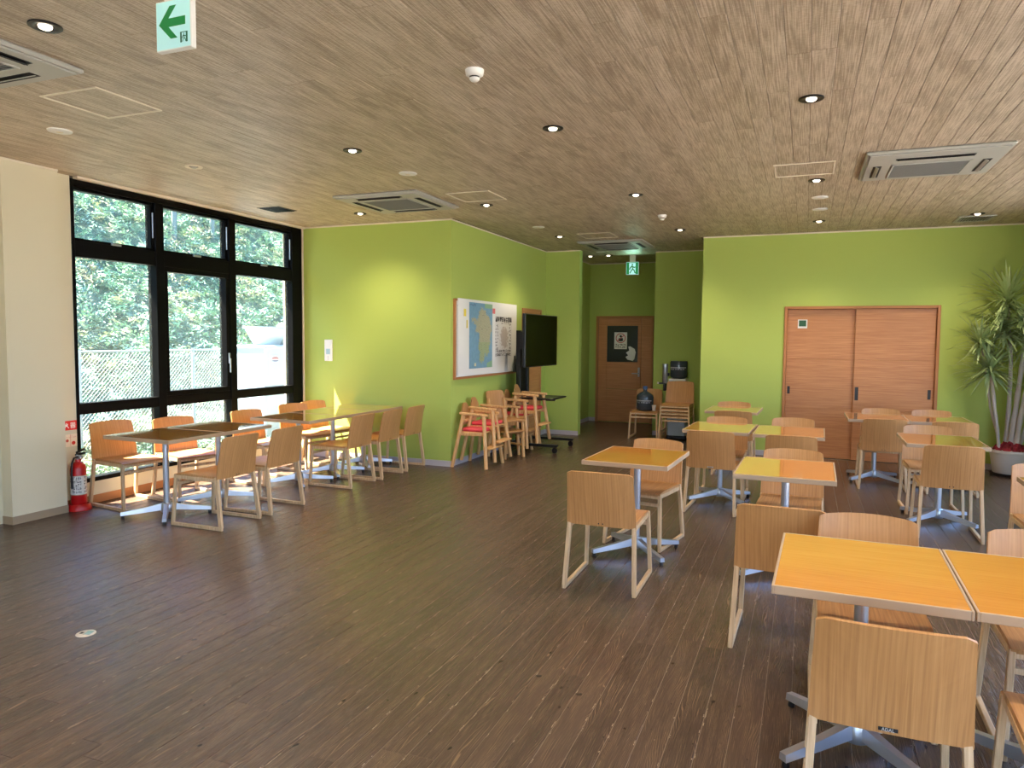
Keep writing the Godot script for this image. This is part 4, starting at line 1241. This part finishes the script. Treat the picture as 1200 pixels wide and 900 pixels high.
	mb = MB.new(); mb.box(Vector3(0, -0.002, 0), Vector3(0.30, 0.004, 0.30), 0.001)
	put(mb, "frame", M.black, v1)
	for k in 9:
		mb = MB.new(); mb.box(Vector3(-0.12 + 0.03 * k, -0.007, 0), Vector3(0.006, 0.008, 0.27))
		put(mb, "slat", M.black, v1)
	var v2 := thing("ceiling_grille", "pale framed ceiling grille near the sliding door wall", "grille", Vector3(1.73, H, -9.72), 0, "ceiling grilles")
	mb = MB.new()
	for s in [-1.0, 1.0]:
		mb.box(Vector3(s * 0.165, -0.006, 0), Vector3(0.04, 0.012, 0.40), 0.002); mb.box(Vector3(0, -0.006, s * 0.185), Vector3(0.29, 0.012, 0.03), 0.002)
	put(mb, "frame", M.ac, v2)
	mb = MB.new(); mb.box(Vector3(0, -0.001, 0), Vector3(0.29, 0.002, 0.34))
	put(mb, "opening", M.dark, v2)
	for k in 10:
		mb = MB.new(); mb.box(Vector3(-0.126 + 0.028 * k, -0.006, 0), Vector3(0.007, 0.01, 0.34))
		put(mb, "slat", M.ac, v2)
	exit_sign("exit_sign", "hanging exit sign with a green left arrow", Vector3(-2.428, 2.815, -2.32), 0.19, 0.20, true)
	exit_sign("exit_sign", "glowing green exit sign with a running figure over the passage", Vector3(-2.72, 2.73, -12.1), 0.215, 0.215, false)

func make_ac(label: String, one_sided: bool) -> Node3D:
	var o := thing("air_conditioner", label, "air conditioner", Vector3.ZERO, 0, "ceiling air conditioners")
	var mb := MB.new()
	mb.box(Vector3(0, -0.012, 0), Vector3(0.95, 0.024, 0.95), 0.01)
	put(mb, "panel", M.ac, o)
	mb = MB.new(); mb.box(Vector3(0, -0.028, 0), Vector3(0.90, 0.012, 0.90), 0.006)
	put(mb, "inner_panel", M.ac, o)
	var dz := -0.12 if one_sided else 0.0
	var outs := [[Vector3(0, 0, 0.29), Vector3(0.52, 0, 0.045), false], [Vector3(-0.37, 0, -0.11), Vector3(0.06, 0, 0.42), true], [Vector3(0.37, 0, -0.11), Vector3(0.06, 0, 0.42), true]] if one_sided else [[Vector3(0, 0, 0.36), Vector3(0.5, 0, 0.06), false], [Vector3(-0.36, 0, 0), Vector3(0.06, 0, 0.5), false], [Vector3(0.36, 0, 0), Vector3(0.06, 0, 0.5), false], [Vector3(0, 0, -0.36), Vector3(0.5, 0, 0.06), true]]
	for q in outs:
		mb = MB.new(); mb.box(q[0] + Vector3(0, -0.0345, 0), q[1] + Vector3(0, 0.003, 0))
		var s := put(mb, "outlet", M.dark, o)
		var along_x: bool = q[1].x > q[1].z
		var fs := Vector3(q[1].x - 0.02, 0.004, q[1].z * 0.5) if along_x else Vector3(q[1].x * 0.45, 0.004, q[1].z - 0.02)
		mb = MB.new(); mb.box(Vector3.ZERO, fs, 0.001, Transform3D(Basis(Vector3.RIGHT if along_x else Vector3.FORWARD, 0.45), q[0] + Vector3(0, -0.041, 0)))
		put(mb, "flap", M.ac if q[2] else M.ac_dark, s)
	var gz := 0.46 if one_sided else 0.5
	mb = MB.new(); mb.box(Vector3(0, -0.0345, dz), Vector3(0.52, 0.003, gz + 0.02))
	var gr := put(mb, "intake", M.dark, o)
	mb = MB.new()
	for s in [-1.0, 1.0]:
		mb.box(Vector3(s * 0.262, -0.037, dz), Vector3(0.016, 0.008, gz + 0.04), 0.002); mb.box(Vector3(0, -0.037, dz + s * (gz / 2 + 0.012)), Vector3(0.51, 0.008, 0.016), 0.002)
	put(mb, "intake_frame", M.ac, o)
	for k in 24:
		mb = MB.new(); mb.box(Vector3(0, -0.038, dz - gz * 0.49 + gz * 0.98 / 23 * k), Vector3(0.51, 0.004, 0.009))
		put(mb, "slat", M.ac_mesh, gr)
	return o

func exit_sign(called: String, label: String, c: Vector3, w: float, h: float, arrow: bool) -> void:
	var o := thing(called, label, "exit sign", c)
	var mb := MB.new(); mb.box(Vector3.ZERO, Vector3(w, h, 0.028), 0.003)
	put(mb, "housing", M.white, o)
	mb = MB.new(); mb.span(-0.05, 0.05, h / 2, H - c.y, -0.012, 0.012, 0.002)
	put(mb, "hanger", M.white, o)
	var n := 256
	var im := Image.create(n, n, false, Image.FORMAT_RGB8)
	var g := Color(0.10, 0.50, 0.26); var wh := Color(0.72, 0.92, 0.94)
	im.fill(wh)
	if arrow:
		var P := PackedVector2Array()
		for p in [[0.07, 0.47], [0.40, 0.10], [0.60, 0.10], [0.36, 0.36], [0.86, 0.36], [0.86, 0.54], [0.36, 0.54], [0.62, 0.79], [0.42, 0.79]]: P.append(Vector2(p[0], p[1]) * n)
		poly(im, P, g)
		runner(im, Vector2(0.70, 0.69) * n, 0.22 * n, Color(0.05, 0.36, 0.25), wh)
	else:
		runner(im, Vector2(0.02, 0.02) * n, 0.96 * n, g, wh)
	var m := tex(flat(Color.WHITE, 0.3), im)
	m.emission_enabled = true
	m.emission = Color.WHITE
	m.emission_texture = m.albedo_texture
	m.emission_operator = BaseMaterial3D.EMISSION_OP_MULTIPLY
	m.emission_energy_multiplier = 0.04 if arrow else 0.2
	mb = MB.new(); mb.quad(Vector3(-w * 0.475, -h * 0.475, 0.0145), Vector3(w * 0.475, -h * 0.475, 0.0145), Vector3(w * 0.475, h * 0.475, 0.0145), Vector3(-w * 0.475, h * 0.475, 0.0145), Vector3.BACK, Vector2(0, 1), Vector2(1, 1), Vector2(1, 0), Vector2(0, 0))
	put(mb, "sign_face", m, o)
	var l := AreaLight3D.new()
	l.name = numbered("exit_sign_glow")
	l.area_size = Vector2(w * 0.95, h * 0.95)
	l.light_color = Color(0.72, 1.0, 0.86)
	l.light_energy = 0.02 if arrow else 0.05
	l.area_range = 20.0
	l.shadow_enabled = true
	add_child(l)
	l.position = c + Vector3(0, 0, 0.018)
	l.rotation.y = PI

# running figure in a door frame
func runner(im: Image, o: Vector2, s: float, g: Color, wh: Color) -> void:
	im.fill_rect(Rect2i(int(o.x), int(o.y), int(s), int(s)), g)
	im.fill_rect(Rect2i(int(o.x + s * 0.22), int(o.y + s * 0.06), int(s * 0.56), int(s * 0.94)), wh)
	var q := func(x: float, y: float) -> Vector2: return o + Vector2(x, y) * s
	disc(im, q.call(0.50, 0.19), s * 0.065, g)
	var w := s * 0.085
	for k in [[0.47, 0.30, 0.52, 0.56], [0.46, 0.31, 0.32, 0.44], [0.32, 0.44, 0.27, 0.58], [0.50, 0.32, 0.64, 0.44], [0.64, 0.44, 0.74, 0.40], [0.52, 0.56, 0.40, 0.70], [0.40, 0.70, 0.30, 0.90], [0.52, 0.56, 0.66, 0.68], [0.66, 0.68, 0.72, 0.88], [0.72, 0.88, 0.80, 0.86]]:
		stroke(im, q.call(k[0], k[1]), q.call(k[2], k[3]), w, g)

# ------------------------------------------------------------------ small things
func small_things() -> void:
	# fire extinguisher
	var e := thing("fire_extinguisher", "red fire extinguisher standing in a red dish behind the pillar", "extinguisher", Vector3(-5.953, 0, -4.49))
	var mb := MB.new(); mb.lathe([Vector2(0, 0.0), Vector2(0.10, 0.0), Vector2(0.102, 0.015), Vector2(0.082, 0.055), Vector2(0.074, 0.055), Vector2(0.074, 0.02), Vector2(0, 0.02)], Vector3.ZERO, 32)
	put(mb, "dish", M.red, e)
	mb = MB.new(); mb.lathe([Vector2(0, 0.02), Vector2(0.06, 0.022), Vector2(0.064, 0.03), Vector2(0.064, 0.36), Vector2(0.058, 0.395), Vector2(0.04, 0.42), Vector2(0.022, 0.43), Vector2(0.02, 0.45), Vector2(0, 0.45)], Vector3.ZERO, 32)
	put(mb, "cylinder", M.red, e)
	var im := Image.create(256, 128, false, Image.FORMAT_RGB8); im.fill(Color(0.86, 0.85, 0.82))
	blocks_of_text(im, Rect2i(6, 8, 244, 112), 5, 17, Color(0.10, 0.09, 0.09), 41, 0.85)
	im.fill_rect(Rect2i(0, 0, 256, 4), Color(0.75, 0.72, 0.6)); im.fill_rect(Rect2i(0, 124, 256, 4), Color(0.75, 0.72, 0.6))
	mb = MB.new()
	for k in 32:
		var a0 := TAU * k / 32; var a1 := TAU * (k + 1) / 32
		var d0 := Vector3(cos(a0), 0, -sin(a0)); var d1 := Vector3(cos(a1), 0, -sin(a1))
		var U := func(q: float, vv: float) -> Vector2: return Vector2(q * 2.0 / 32.0, vv)
		mb.tri(d0 * 0.0648 + Vector3.UP * 0.14, d1 * 0.0648 + Vector3.UP * 0.14, d1 * 0.0648 + Vector3.UP * 0.31, d0, d1, d1, U.call(k, 1), U.call(k + 1, 1), U.call(k + 1, 0))
		mb.tri(d0 * 0.0648 + Vector3.UP * 0.14, d1 * 0.0648 + Vector3.UP * 0.31, d0 * 0.0648 + Vector3.UP * 0.31, d0, d1, d0, U.call(k, 1), U.call(k + 1, 0), U.call(k, 0))
	put(mb, "printed_band", tex(flat(Color.WHITE, 0.4), im), e)
	mb = MB.new(); mb.lathe([Vector2(0.016, 0.45), Vector2(0.016, 0.49), Vector2(0, 0.49)], Vector3.ZERO, 14)
	mb.box(Vector3(0.03, 0.47, 0), Vector3(0.05, 0.03, 0.03), 0.006)
	put(mb, "valve", M.silver, e)
	mb = MB.new(); mb.bar(Vector3(-0.03, 0.485, 0), Vector3(0.10, 0.515, 0), 0.02, 0.008, Vector3.UP, 0.002); mb.bar(Vector3(-0.02, 0.505, 0), Vector3(0.09, 0.55, 0), 0.02, 0.008, Vector3.UP, 0.002)
	put(mb, "levers", M.black, e)
	mb = MB.new(); mb.tube([Vector3(0.02, 0.475, 0.01), Vector3(0.03, 0.47, 0.06), Vector3(0.03, 0.42, 0.08), Vector3(0.02, 0.3, 0.078), Vector3(0.02, 0.2, 0.076)], [0.008, 0.008, 0.008, 0.008, 0.01], 8)
	put(mb, "hose", M.black, e)
	mb = MB.new(); mb.tube([Vector3(0.0, 0.46, -0.02), Vector3(0.0, 0.46, -0.035)], [0.014, 0.014], 12)
	put(mb, "gauge", flat(Color(0.85, 0.75, 0.2), 0.4), e)
	# its sign and the notice below
	var sign_img := Image.create(240, 104, false, Image.FORMAT_RGB8); sign_img.fill(Color(0.86, 0.10, 0.09))
	var wh := Color(0.97, 0.95, 0.93)
	var hi := [[0.28, 0.30, 0.22, 0.52], [0.74, 0.26, 0.64, 0.48], [0.5, 0.08, 0.48, 0.45], [0.48, 0.45, 0.12, 0.92], [0.49, 0.45, 0.9, 0.92]]
	var ki := [[0.12, 0.08, 0.42, 0.08], [0.12, 0.08, 0.12, 0.30], [0.42, 0.08, 0.42, 0.30], [0.12, 0.30, 0.42, 0.30], [0.58, 0.08, 0.88, 0.08], [0.58, 0.08, 0.58, 0.30], [0.88, 0.08, 0.88, 0.30], [0.58, 0.30, 0.88, 0.30], [0.05, 0.47, 0.95, 0.47], [0.5, 0.33, 0.42, 0.52], [0.42, 0.50, 0.1, 0.66], [0.52, 0.50, 0.92, 0.66], [0.14, 0.68, 0.42, 0.68], [0.14, 0.68, 0.14, 0.92], [0.42, 0.68, 0.42, 0.92], [0.14, 0.92, 0.42, 0.92], [0.58, 0.68, 0.86, 0.68], [0.58, 0.68, 0.58, 0.92], [0.86, 0.68, 0.86, 0.92], [0.58, 0.92, 0.86, 0.92]]
	var sho := [[0.08, 0.12, 0.24, 0.22], [0.05, 0.38, 0.2, 0.46], [0.06, 0.92, 0.26, 0.6], [0.62, 0.06, 0.62, 0.34], [0.36, 0.12, 0.44, 0.28], [0.9, 0.1, 0.8, 0.28], [0.4, 0.4, 0.86, 0.4], [0.4, 0.4, 0.4, 0.94], [0.86, 0.4, 0.86, 0.94], [0.4, 0.56, 0.86, 0.56], [0.4, 0.72, 0.86, 0.72]]
	glyph(sign_img, sho, Vector2(8, 20), 64, 7, wh); glyph(sign_img, hi, Vector2(84, 20), 64, 9, wh); glyph(sign_img, ki, Vector2(160, 20), 66, 6, wh)
	var sg := thing("extinguisher_sign", "red sign with white characters above the fire extinguisher", "sign", Vector3(-6.059, 0.745, -4.472))
	plate(sg, sign_img, 0.19, 0.085)
	var ni := Image.create(160, 100, false, Image.FORMAT_RGB8); ni.fill(Color(0.93, 0.86, 0.76))
	ni.fill_rect(Rect2i(52, 0, 3, 100), Color(0.8, 0.5, 0.4)); ni.fill_rect(Rect2i(105, 0, 3, 100), Color(0.8, 0.5, 0.4))
	disc(ni, Vector2(130, 72), 15, Color(0.82, 0.16, 0.12)); disc(ni, Vector2(80, 50), 12, Color(0.75, 0.3, 0.22))
	blocks_of_text(ni, Rect2i(4, 8, 150, 24), 2, 8, Color(0.75, 0.3, 0.25), 55, 0.5)
	var ng := thing("instruction_sheet", "pale instruction sheet between the red sign and the extinguisher", "sheet", Vector3(-6.059, 0.61, -4.472))
	plate(ng, ni, 0.19, 0.11)
	# floor outlet
	var fo := thing("floor_outlet", "round metal floor outlet cover set in the planks", "outlet", Vector3(-3.426, 0, -2.60), 20)
	mb = MB.new(); mb.lathe([Vector2(0, 0.004), Vector2(0.04, 0.004), Vector2(0.046, 0.0025), Vector2(0.048, 0.0)], Vector3.ZERO, 32)
	put(mb, "cover", flat(Color(0.82, 0.78, 0.72), 0.35, 0.3), fo)
	mb = MB.new(); mb.box(Vector3(-0.02, 0.0042, 0.002), Vector3(0.016, 0.0012, 0.022))
	put(mb, "finger_slot", M.dark, fo)
	mb = MB.new(); mb.box(Vector3(0.015, 0.0045, 0), Vector3(0.035, 0.0015, 0.05), 0.0005)
	put(mb, "lid", M.chrome, fo)
	# water jug, cup and dispenser
	var j := thing("water_jug", "dark water jug with a white printed band on the passage chair", "jug", Vector3(-2.33, 0.435, -11.42))
	var prof := [Vector2(0, 0), Vector2(0.125, 0.0), Vector2(0.135, 0.012), Vector2(0.135, 0.21), Vector2(0.125, 0.24), Vector2(0.075, 0.275), Vector2(0.034, 0.295), Vector2(0.03, 0.31), Vector2(0.03, 0.33)]
	mb = MB.new(); mb.lathe(prof, Vector3.ZERO, 28)
	put(mb, "bottle", M.jug, j)
	mb = MB.new(); mb.lathe([Vector2(0.034, 0.325), Vector2(0.034, 0.375), Vector2(0, 0.378)], Vector3.ZERO, 18)
	put(mb, "cap", flat(Color(0.28, 0.38, 0.55), 0.4), j)
	jug_band(j, 0.135, 0.105, 0.165, 1.0)
	var cu := thing("paper_cup", "small white paper cup beside the dark water jug", "cup", Vector3(-2.17, 0.435, -11.33))
	mb = MB.new(); mb.lathe([Vector2(0, 0.002), Vector2(0.024, 0.002), Vector2(0.033, 0.085), Vector2(0.035, 0.087), Vector2(0.033, 0.089), Vector2(0.03, 0.085), Vector2(0.022, 0.006), Vector2(0, 0.006)], Vector3.ZERO, 20)
	put(mb, "cup", M.white, cu)
	var w := thing("water_dispenser", "white water dispenser behind the chair stack with a cup tube and black tap", "dispenser", Vector3(-1.83, 0, -11.54))
	mb = MB.new(); mb.box(Vector3(0, 0.46, 0), Vector3(0.29, 0.90, 0.30), 0.02)
	put(mb, "body", flat(Color(0.74, 0.79, 0.84), 0.4), w)
	mb = MB.new(); mb.box(Vector3(0, 0.925, 0), Vector3(0.27, 0.03, 0.28), 0.01)
	put(mb, "top", M.white, w)
	mb = MB.new(); mb.box(Vector3(0, 0.03, 0), Vector3(0.30, 0.06, 0.31), 0.01)
	put(mb, "plinth", M.black, w)
	mb = MB.new(); mb.lathe([Vector2(0.038, 0.86), Vector2(0.042, 0.865), Vector2(0.042, 1.15), Vector2(0.046, 1.15), Vector2(0.046, 1.165), Vector2(0, 1.168)], Vector3(-0.21, 0, 0.02), 20)
	put(mb, "cup_tube", M.steel, w)
	mb = MB.new(); mb.box(Vector3(-0.165, 1.0, 0.02), Vector3(0.05, 0.05, 0.03), 0.004); mb.box(Vector3(-0.21, 0.80, 0.02), Vector3(0.05, 0.12, 0.05), 0.01); mb.bar(Vector3(-0.21, 0.86, 0.03), Vector3(-0.30, 0.86, 0.06), 0.025, 0.025)
	put(mb, "tap", M.black, w)
	mb = MB.new(); mb.lathe([Vector2(0, -0.01), Vector2(0.015, -0.008), Vector2(0.015, 0.02), Vector2(0, 0.022)], Vector3(-0.31, 0.86, 0.065), 10)
	put(mb, "tap_button", M.white, w)
	var dj := thing("dispenser_bottle", "dark upturned water bottle with white lettering on the dispenser", "bottle", Vector3(-1.83, 0.94, -11.54))
	mb = MB.new(); mb.lathe([Vector2(0, 0.0), Vector2(0.10, 0.0), Vector2(0.135, 0.03), Vector2(0.137, 0.25), Vector2(0.128, 0.275), Vector2(0, 0.278)], Vector3.ZERO, 28)
	put(mb, "bottle", M.jug, dj)
	jug_band(dj, 0.137, 0.13, 0.185, 1.0)
	mb = MB.new(); mb.box(Vector3(-0.06, 0.277, 0.07), Vector3(0.08, 0.004, 0.05), 0.001)
	put(mb, "bottle_label", flat(Color(0.55, 0.62, 0.5), 0.5), dj)
	# notices on the passage door
	var nimg := Image.create(120, 160, false, Image.FORMAT_RGB8); nimg.fill(Color(0.90, 0.89, 0.85))
	var c := Vector2(60, 56)
	disc(nimg, c, 46, Color(0.72, 0.16, 0.16)); disc(nimg, c, 40, Color(0.90, 0.89, 0.85))
	disc(nimg, c + Vector2(0, -18), 11, Color(0.08, 0.08, 0.08))
	poly(nimg, PackedVector2Array([c + Vector2(-24, 24), c + Vector2(-16, -2), c + Vector2(0, 4), c + Vector2(18, -4), c + Vector2(24, 24), c + Vector2(8, 30), c + Vector2(-10, 30)]), Color(0.08, 0.08, 0.08))
	stroke(nimg, c + Vector2(30, -28), c + Vector2(-30, 28), 6, Color(0.72, 0.16, 0.16))
	blocks_of_text(nimg, Rect2i(10, 110, 100, 44), 2, 16, Color(0.1, 0.1, 0.1), 33, 0.95)
	var nd := thing("door_notice", "white no-entry notice with a red ring on the dark door window", "notice", Vector3(-3.185, 1.52, -13.284))
	front_sheet(nd, nimg, 0.24, 0.31)
	var cut := thing("cutout_paper", "white cut-out paper shape on the dark door window", "paper", Vector3(-2.99, 1.28, -13.284))
	mb = MB.new()
	mb.extrude(PackedVector2Array([Vector2(-0.05, 0.13), Vector2(-0.02, 0.14), Vector2(0.07, 0.09), Vector2(0.09, 0.03), Vector2(0.07, -0.09), Vector2(0.04, -0.13), Vector2(-0.06, -0.11), Vector2(-0.1, -0.06), Vector2(-0.05, -0.03), Vector2(-0.09, 0.02), Vector2(-0.03, 0.06)]), 0, 0.002)
	put(mb, "paper", M.paper, cut)
	plant()

func plate(o: Node3D, img: Image, w: float, h: float) -> void:
	var mb := MB.new(); mb.quad(Vector3(0.004, -h / 2, w / 2), Vector3(0.004, -h / 2, -w / 2), Vector3(0.004, h / 2, -w / 2), Vector3(0.004, h / 2, w / 2), Vector3.RIGHT, Vector2(0, 1), Vector2(1, 1), Vector2(1, 0), Vector2(0, 0))
	put(mb, "print", tex(flat(Color.WHITE, 0.5), img), o)
	mb = MB.new(); mb.span(-0.001, 0.0035, -h / 2, h / 2, -w / 2, w / 2)
	put(mb, "plate", M.paper, o)

func front_sheet(o: Node3D, img: Image, w: float, h: float) -> void:
	var mb := MB.new(); mb.quad(Vector3(-w / 2, -h / 2, 0.002), Vector3(w / 2, -h / 2, 0.002), Vector3(w / 2, h / 2, 0.002), Vector3(-w / 2, h / 2, 0.002), Vector3.BACK, Vector2(0, 1), Vector2(1, 1), Vector2(1, 0), Vector2(0, 0))
	put(mb, "print", tex(flat(Color.WHITE, 0.5), img), o)
	mb = MB.new(); mb.span(-w / 2, w / 2, -h / 2, h / 2, -0.001, 0.0015)
	put(mb, "paper", M.paper, o)

# white print on a jug: two short lines of lettering round the front
func jug_band(o: Node3D, r: float, y0: float, y1: float, _s: float) -> void:
	var im := Image.create(128, 48, false, Image.FORMAT_RGB8); im.fill(Color(0.10, 0.12, 0.15))
	im.fill_rect(Rect2i(4, 4, 120, 12), Color(0.75, 0.77, 0.8))
	blocks_of_text(im, Rect2i(8, 6, 110, 9), 1, 8, Color(0.1, 0.12, 0.15), 77, 0.9)
	blocks_of_text(im, Rect2i(8, 24, 112, 18), 1, 15, Color(0.72, 0.75, 0.8), 78, 1.0)
	var mb := MB.new()
	for k in 12:
		var a0 := PI * 0.5 + 1.1 - 2.2 * k / 12; var a1 := PI * 0.5 + 1.1 - 2.2 * (k + 1) / 12
		var d0 := Vector3(cos(a0), 0, sin(a0)); var d1 := Vector3(cos(a1), 0, sin(a1))
		var R := r + 0.0012
		mb.tri(d0 * R + Vector3.UP * y0, d1 * R + Vector3.UP * y0, d1 * R + Vector3.UP * y1, d0, d1, d1, Vector2(k / 12.0, 1), Vector2((k + 1) / 12.0, 1), Vector2((k + 1) / 12.0, 0))
		mb.tri(d0 * R + Vector3.UP * y0, d1 * R + Vector3.UP * y1, d0 * R + Vector3.UP * y1, d0, d1, d0, Vector2(k / 12.0, 1), Vector2((k + 1) / 12.0, 0), Vector2(k / 12.0, 0))
	put(mb, "printed_band", tex(flat(Color.WHITE, 0.4), im), o)

func plant() -> void:
	var o := thing("dragon_tree", "tall potted dragon tree with spiky leaves in the right corner", "plant", Vector3(2.245, 0, -9.93))
	var mb := MB.new(); mb.lathe([Vector2(0, 0.03), Vector2(0.165, 0.03), Vector2(0.175, 0.04), Vector2(0.21, 0.27), Vector2(0.225, 0.275), Vector2(0.225, 0.305), Vector2(0.2, 0.305), Vector2(0.195, 0.27), Vector2(0, 0.27)], Vector3.ZERO, 36)
	put(mb, "pot", M.pot, o)
	mb = MB.new(); mb.lathe([Vector2(0, 0), Vector2(0.19, 0), Vector2(0.2, 0.03), Vector2(0.19, 0.035), Vector2(0, 0.03)], Vector3.ZERO, 30)
	put(mb, "saucer", flat(Color(0.10, 0.055, 0.04), 0.6), o)
	var f := noise(81, 3.0, 2)
	mb = MB.new()
	mb.shell(func(u: float, v: float) -> Vector3:
		var a := u * TAU; var r := 0.185 * v
		return Vector3(cos(a) * r, 0.30 + 0.085 * (1 - v * v) + 0.05 * f.get_noise_3d(cos(a) * r * 6, 0, sin(a) * r * 6), sin(a) * r), 0.006, 36, 10)
	put(mb, "cloth_cover", M.cloth, o)
	mb = MB.new()
	mb.shell(func(u: float, v: float) -> Vector3:
		var a := 0.2 + u * 0.8
		return Vector3(cos(a) * (0.2 + 0.035 * sin(v * PI)), 0.34 - 0.18 * v + 0.02 * sin(u * 9), sin(a) * (0.2 + 0.04 * sin(v * PI))), 0.006, 8, 8)
	put(mb, "cloth_flap", M.cloth, o)
	var canes := [
		[[-0.02, 0.3, 0.02], [0.02, 0.7, 0.0], [0.06, 1.15, -0.02], [0.08, 1.55, 0.0], 0.034, 0.022],
		[[0.03, 0.3, 0.05], [0.07, 0.75, 0.06], [0.13, 1.2, 0.08], [0.20, 1.66, 0.08], 0.03, 0.02],
		[[-0.05, 0.3, -0.04], [-0.03, 0.8, -0.05], [-0.03, 1.3, -0.06], [-0.09, 1.98, -0.03], 0.026, 0.018],
		[[-0.13, 0.3, 0.05], [-0.16, 0.55, 0.07], [-0.20, 0.8, 0.08], [-0.245, 1.18, 0.06], 0.016, 0.022],
		[[-0.10, 0.3, 0.0], [-0.23, 0.8, 0.02], [-0.27, 1.1, 0.03], [-0.33, 1.45, 0.03], 0.012, 0.018],
		[[0.08, 0.3, -0.02], [0.17, 0.8, 0.0], [0.24, 1.3, 0.03], [0.27, 1.62, 0.04], 0.02, 0.016]]
	for c in canes:
		mb = MB.new()
		var pts := []; var rad := []
		for k in 13:
			var t := k / 12.0 * 3.0
			var i := mini(int(t), 2)
			var a := Vector3(c[i][0], c[i][1], c[i][2]); var b := Vector3(c[i + 1][0], c[i + 1][1], c[i + 1][2])
			pts.append(a.lerp(b, t - i)); rad.append(lerpf(c[4], c[5], k / 12.0) * (1.0 + 0.12 * sin(k * 2.3)))
		mb.tube(pts, rad, 10)
		put(mb, "cane", M.bark, o)
	var g := RandomNumberGenerator.new(); g.seed = 29
	for q in [[Vector3(-0.265, 1.24, 0.06), 120, 0.40, 0.0], [Vector3(-0.36, 1.55, 0.03), 90, 0.36, 0.1], [Vector3(-0.10, 2.03, -0.02), 130, 0.46, 0.15], [Vector3(-0.12, 1.68, 0.0), 90, 0.36, -0.2], [Vector3(0.05, 1.80, 0.05), 90, 0.36, 0.1], [Vector3(0.10, 1.60, 0.04), 70, 0.32, 0.0]]:
		mb = MB.new()
		for k in q[1]:
			var an := g.randf() * TAU; var el: float = g.randf_range(-0.7, 1.25) + q[3] * 0.4
			var d := Vector3(cos(an) * cos(el), sin(el), sin(an) * cos(el))
			if q[0].z + d.z * q[2] * 1.12 < -0.30: d.z = absf(d.z) * 0.5
			if q[0].x + d.x * q[2] * 1.12 > 0.30: d.x = -absf(d.x) * 0.4
			blade(mb, q[0] + Vector3(0, g.randf_range(-0.09, 0.06), 0), d.normalized(), q[2] * g.randf_range(0.7, 1.12), g.randf_range(0.011, 0.016))
		put(mb, "leaf_crown", M.leaf, o)

func blade(mb: MB, p: Vector3, d: Vector3, L: float, w: float) -> void:
	var side := d.cross(Vector3.UP)
	if side.length() < 0.05: side = Vector3.RIGHT
	side = side.normalized()
	var prev := p; var pw := w * 0.5
	var dir := d
	for k in 5:
		var q := prev + dir * L / 5
		var nw: float = [w * 0.95, w, w * 0.8, w * 0.5, 0.0005][k]
		var up := side.cross(dir).normalized()
		var fold := up * w * 0.35
		mb.tri(prev - side * pw, prev - fold * 0.5, q - fold * 0.5, up, up, up); mb.tri(prev - side * pw, q - fold * 0.5, q - side * nw, up, up, up)
		mb.tri(prev + side * pw, prev - fold * 0.5, q - fold * 0.5, up, up, up); mb.tri(prev + side * pw, q - fold * 0.5, q + side * nw, up, up, up)
		prev = q; pw = nw
		dir = (dir + Vector3.DOWN * 0.09).normalized()
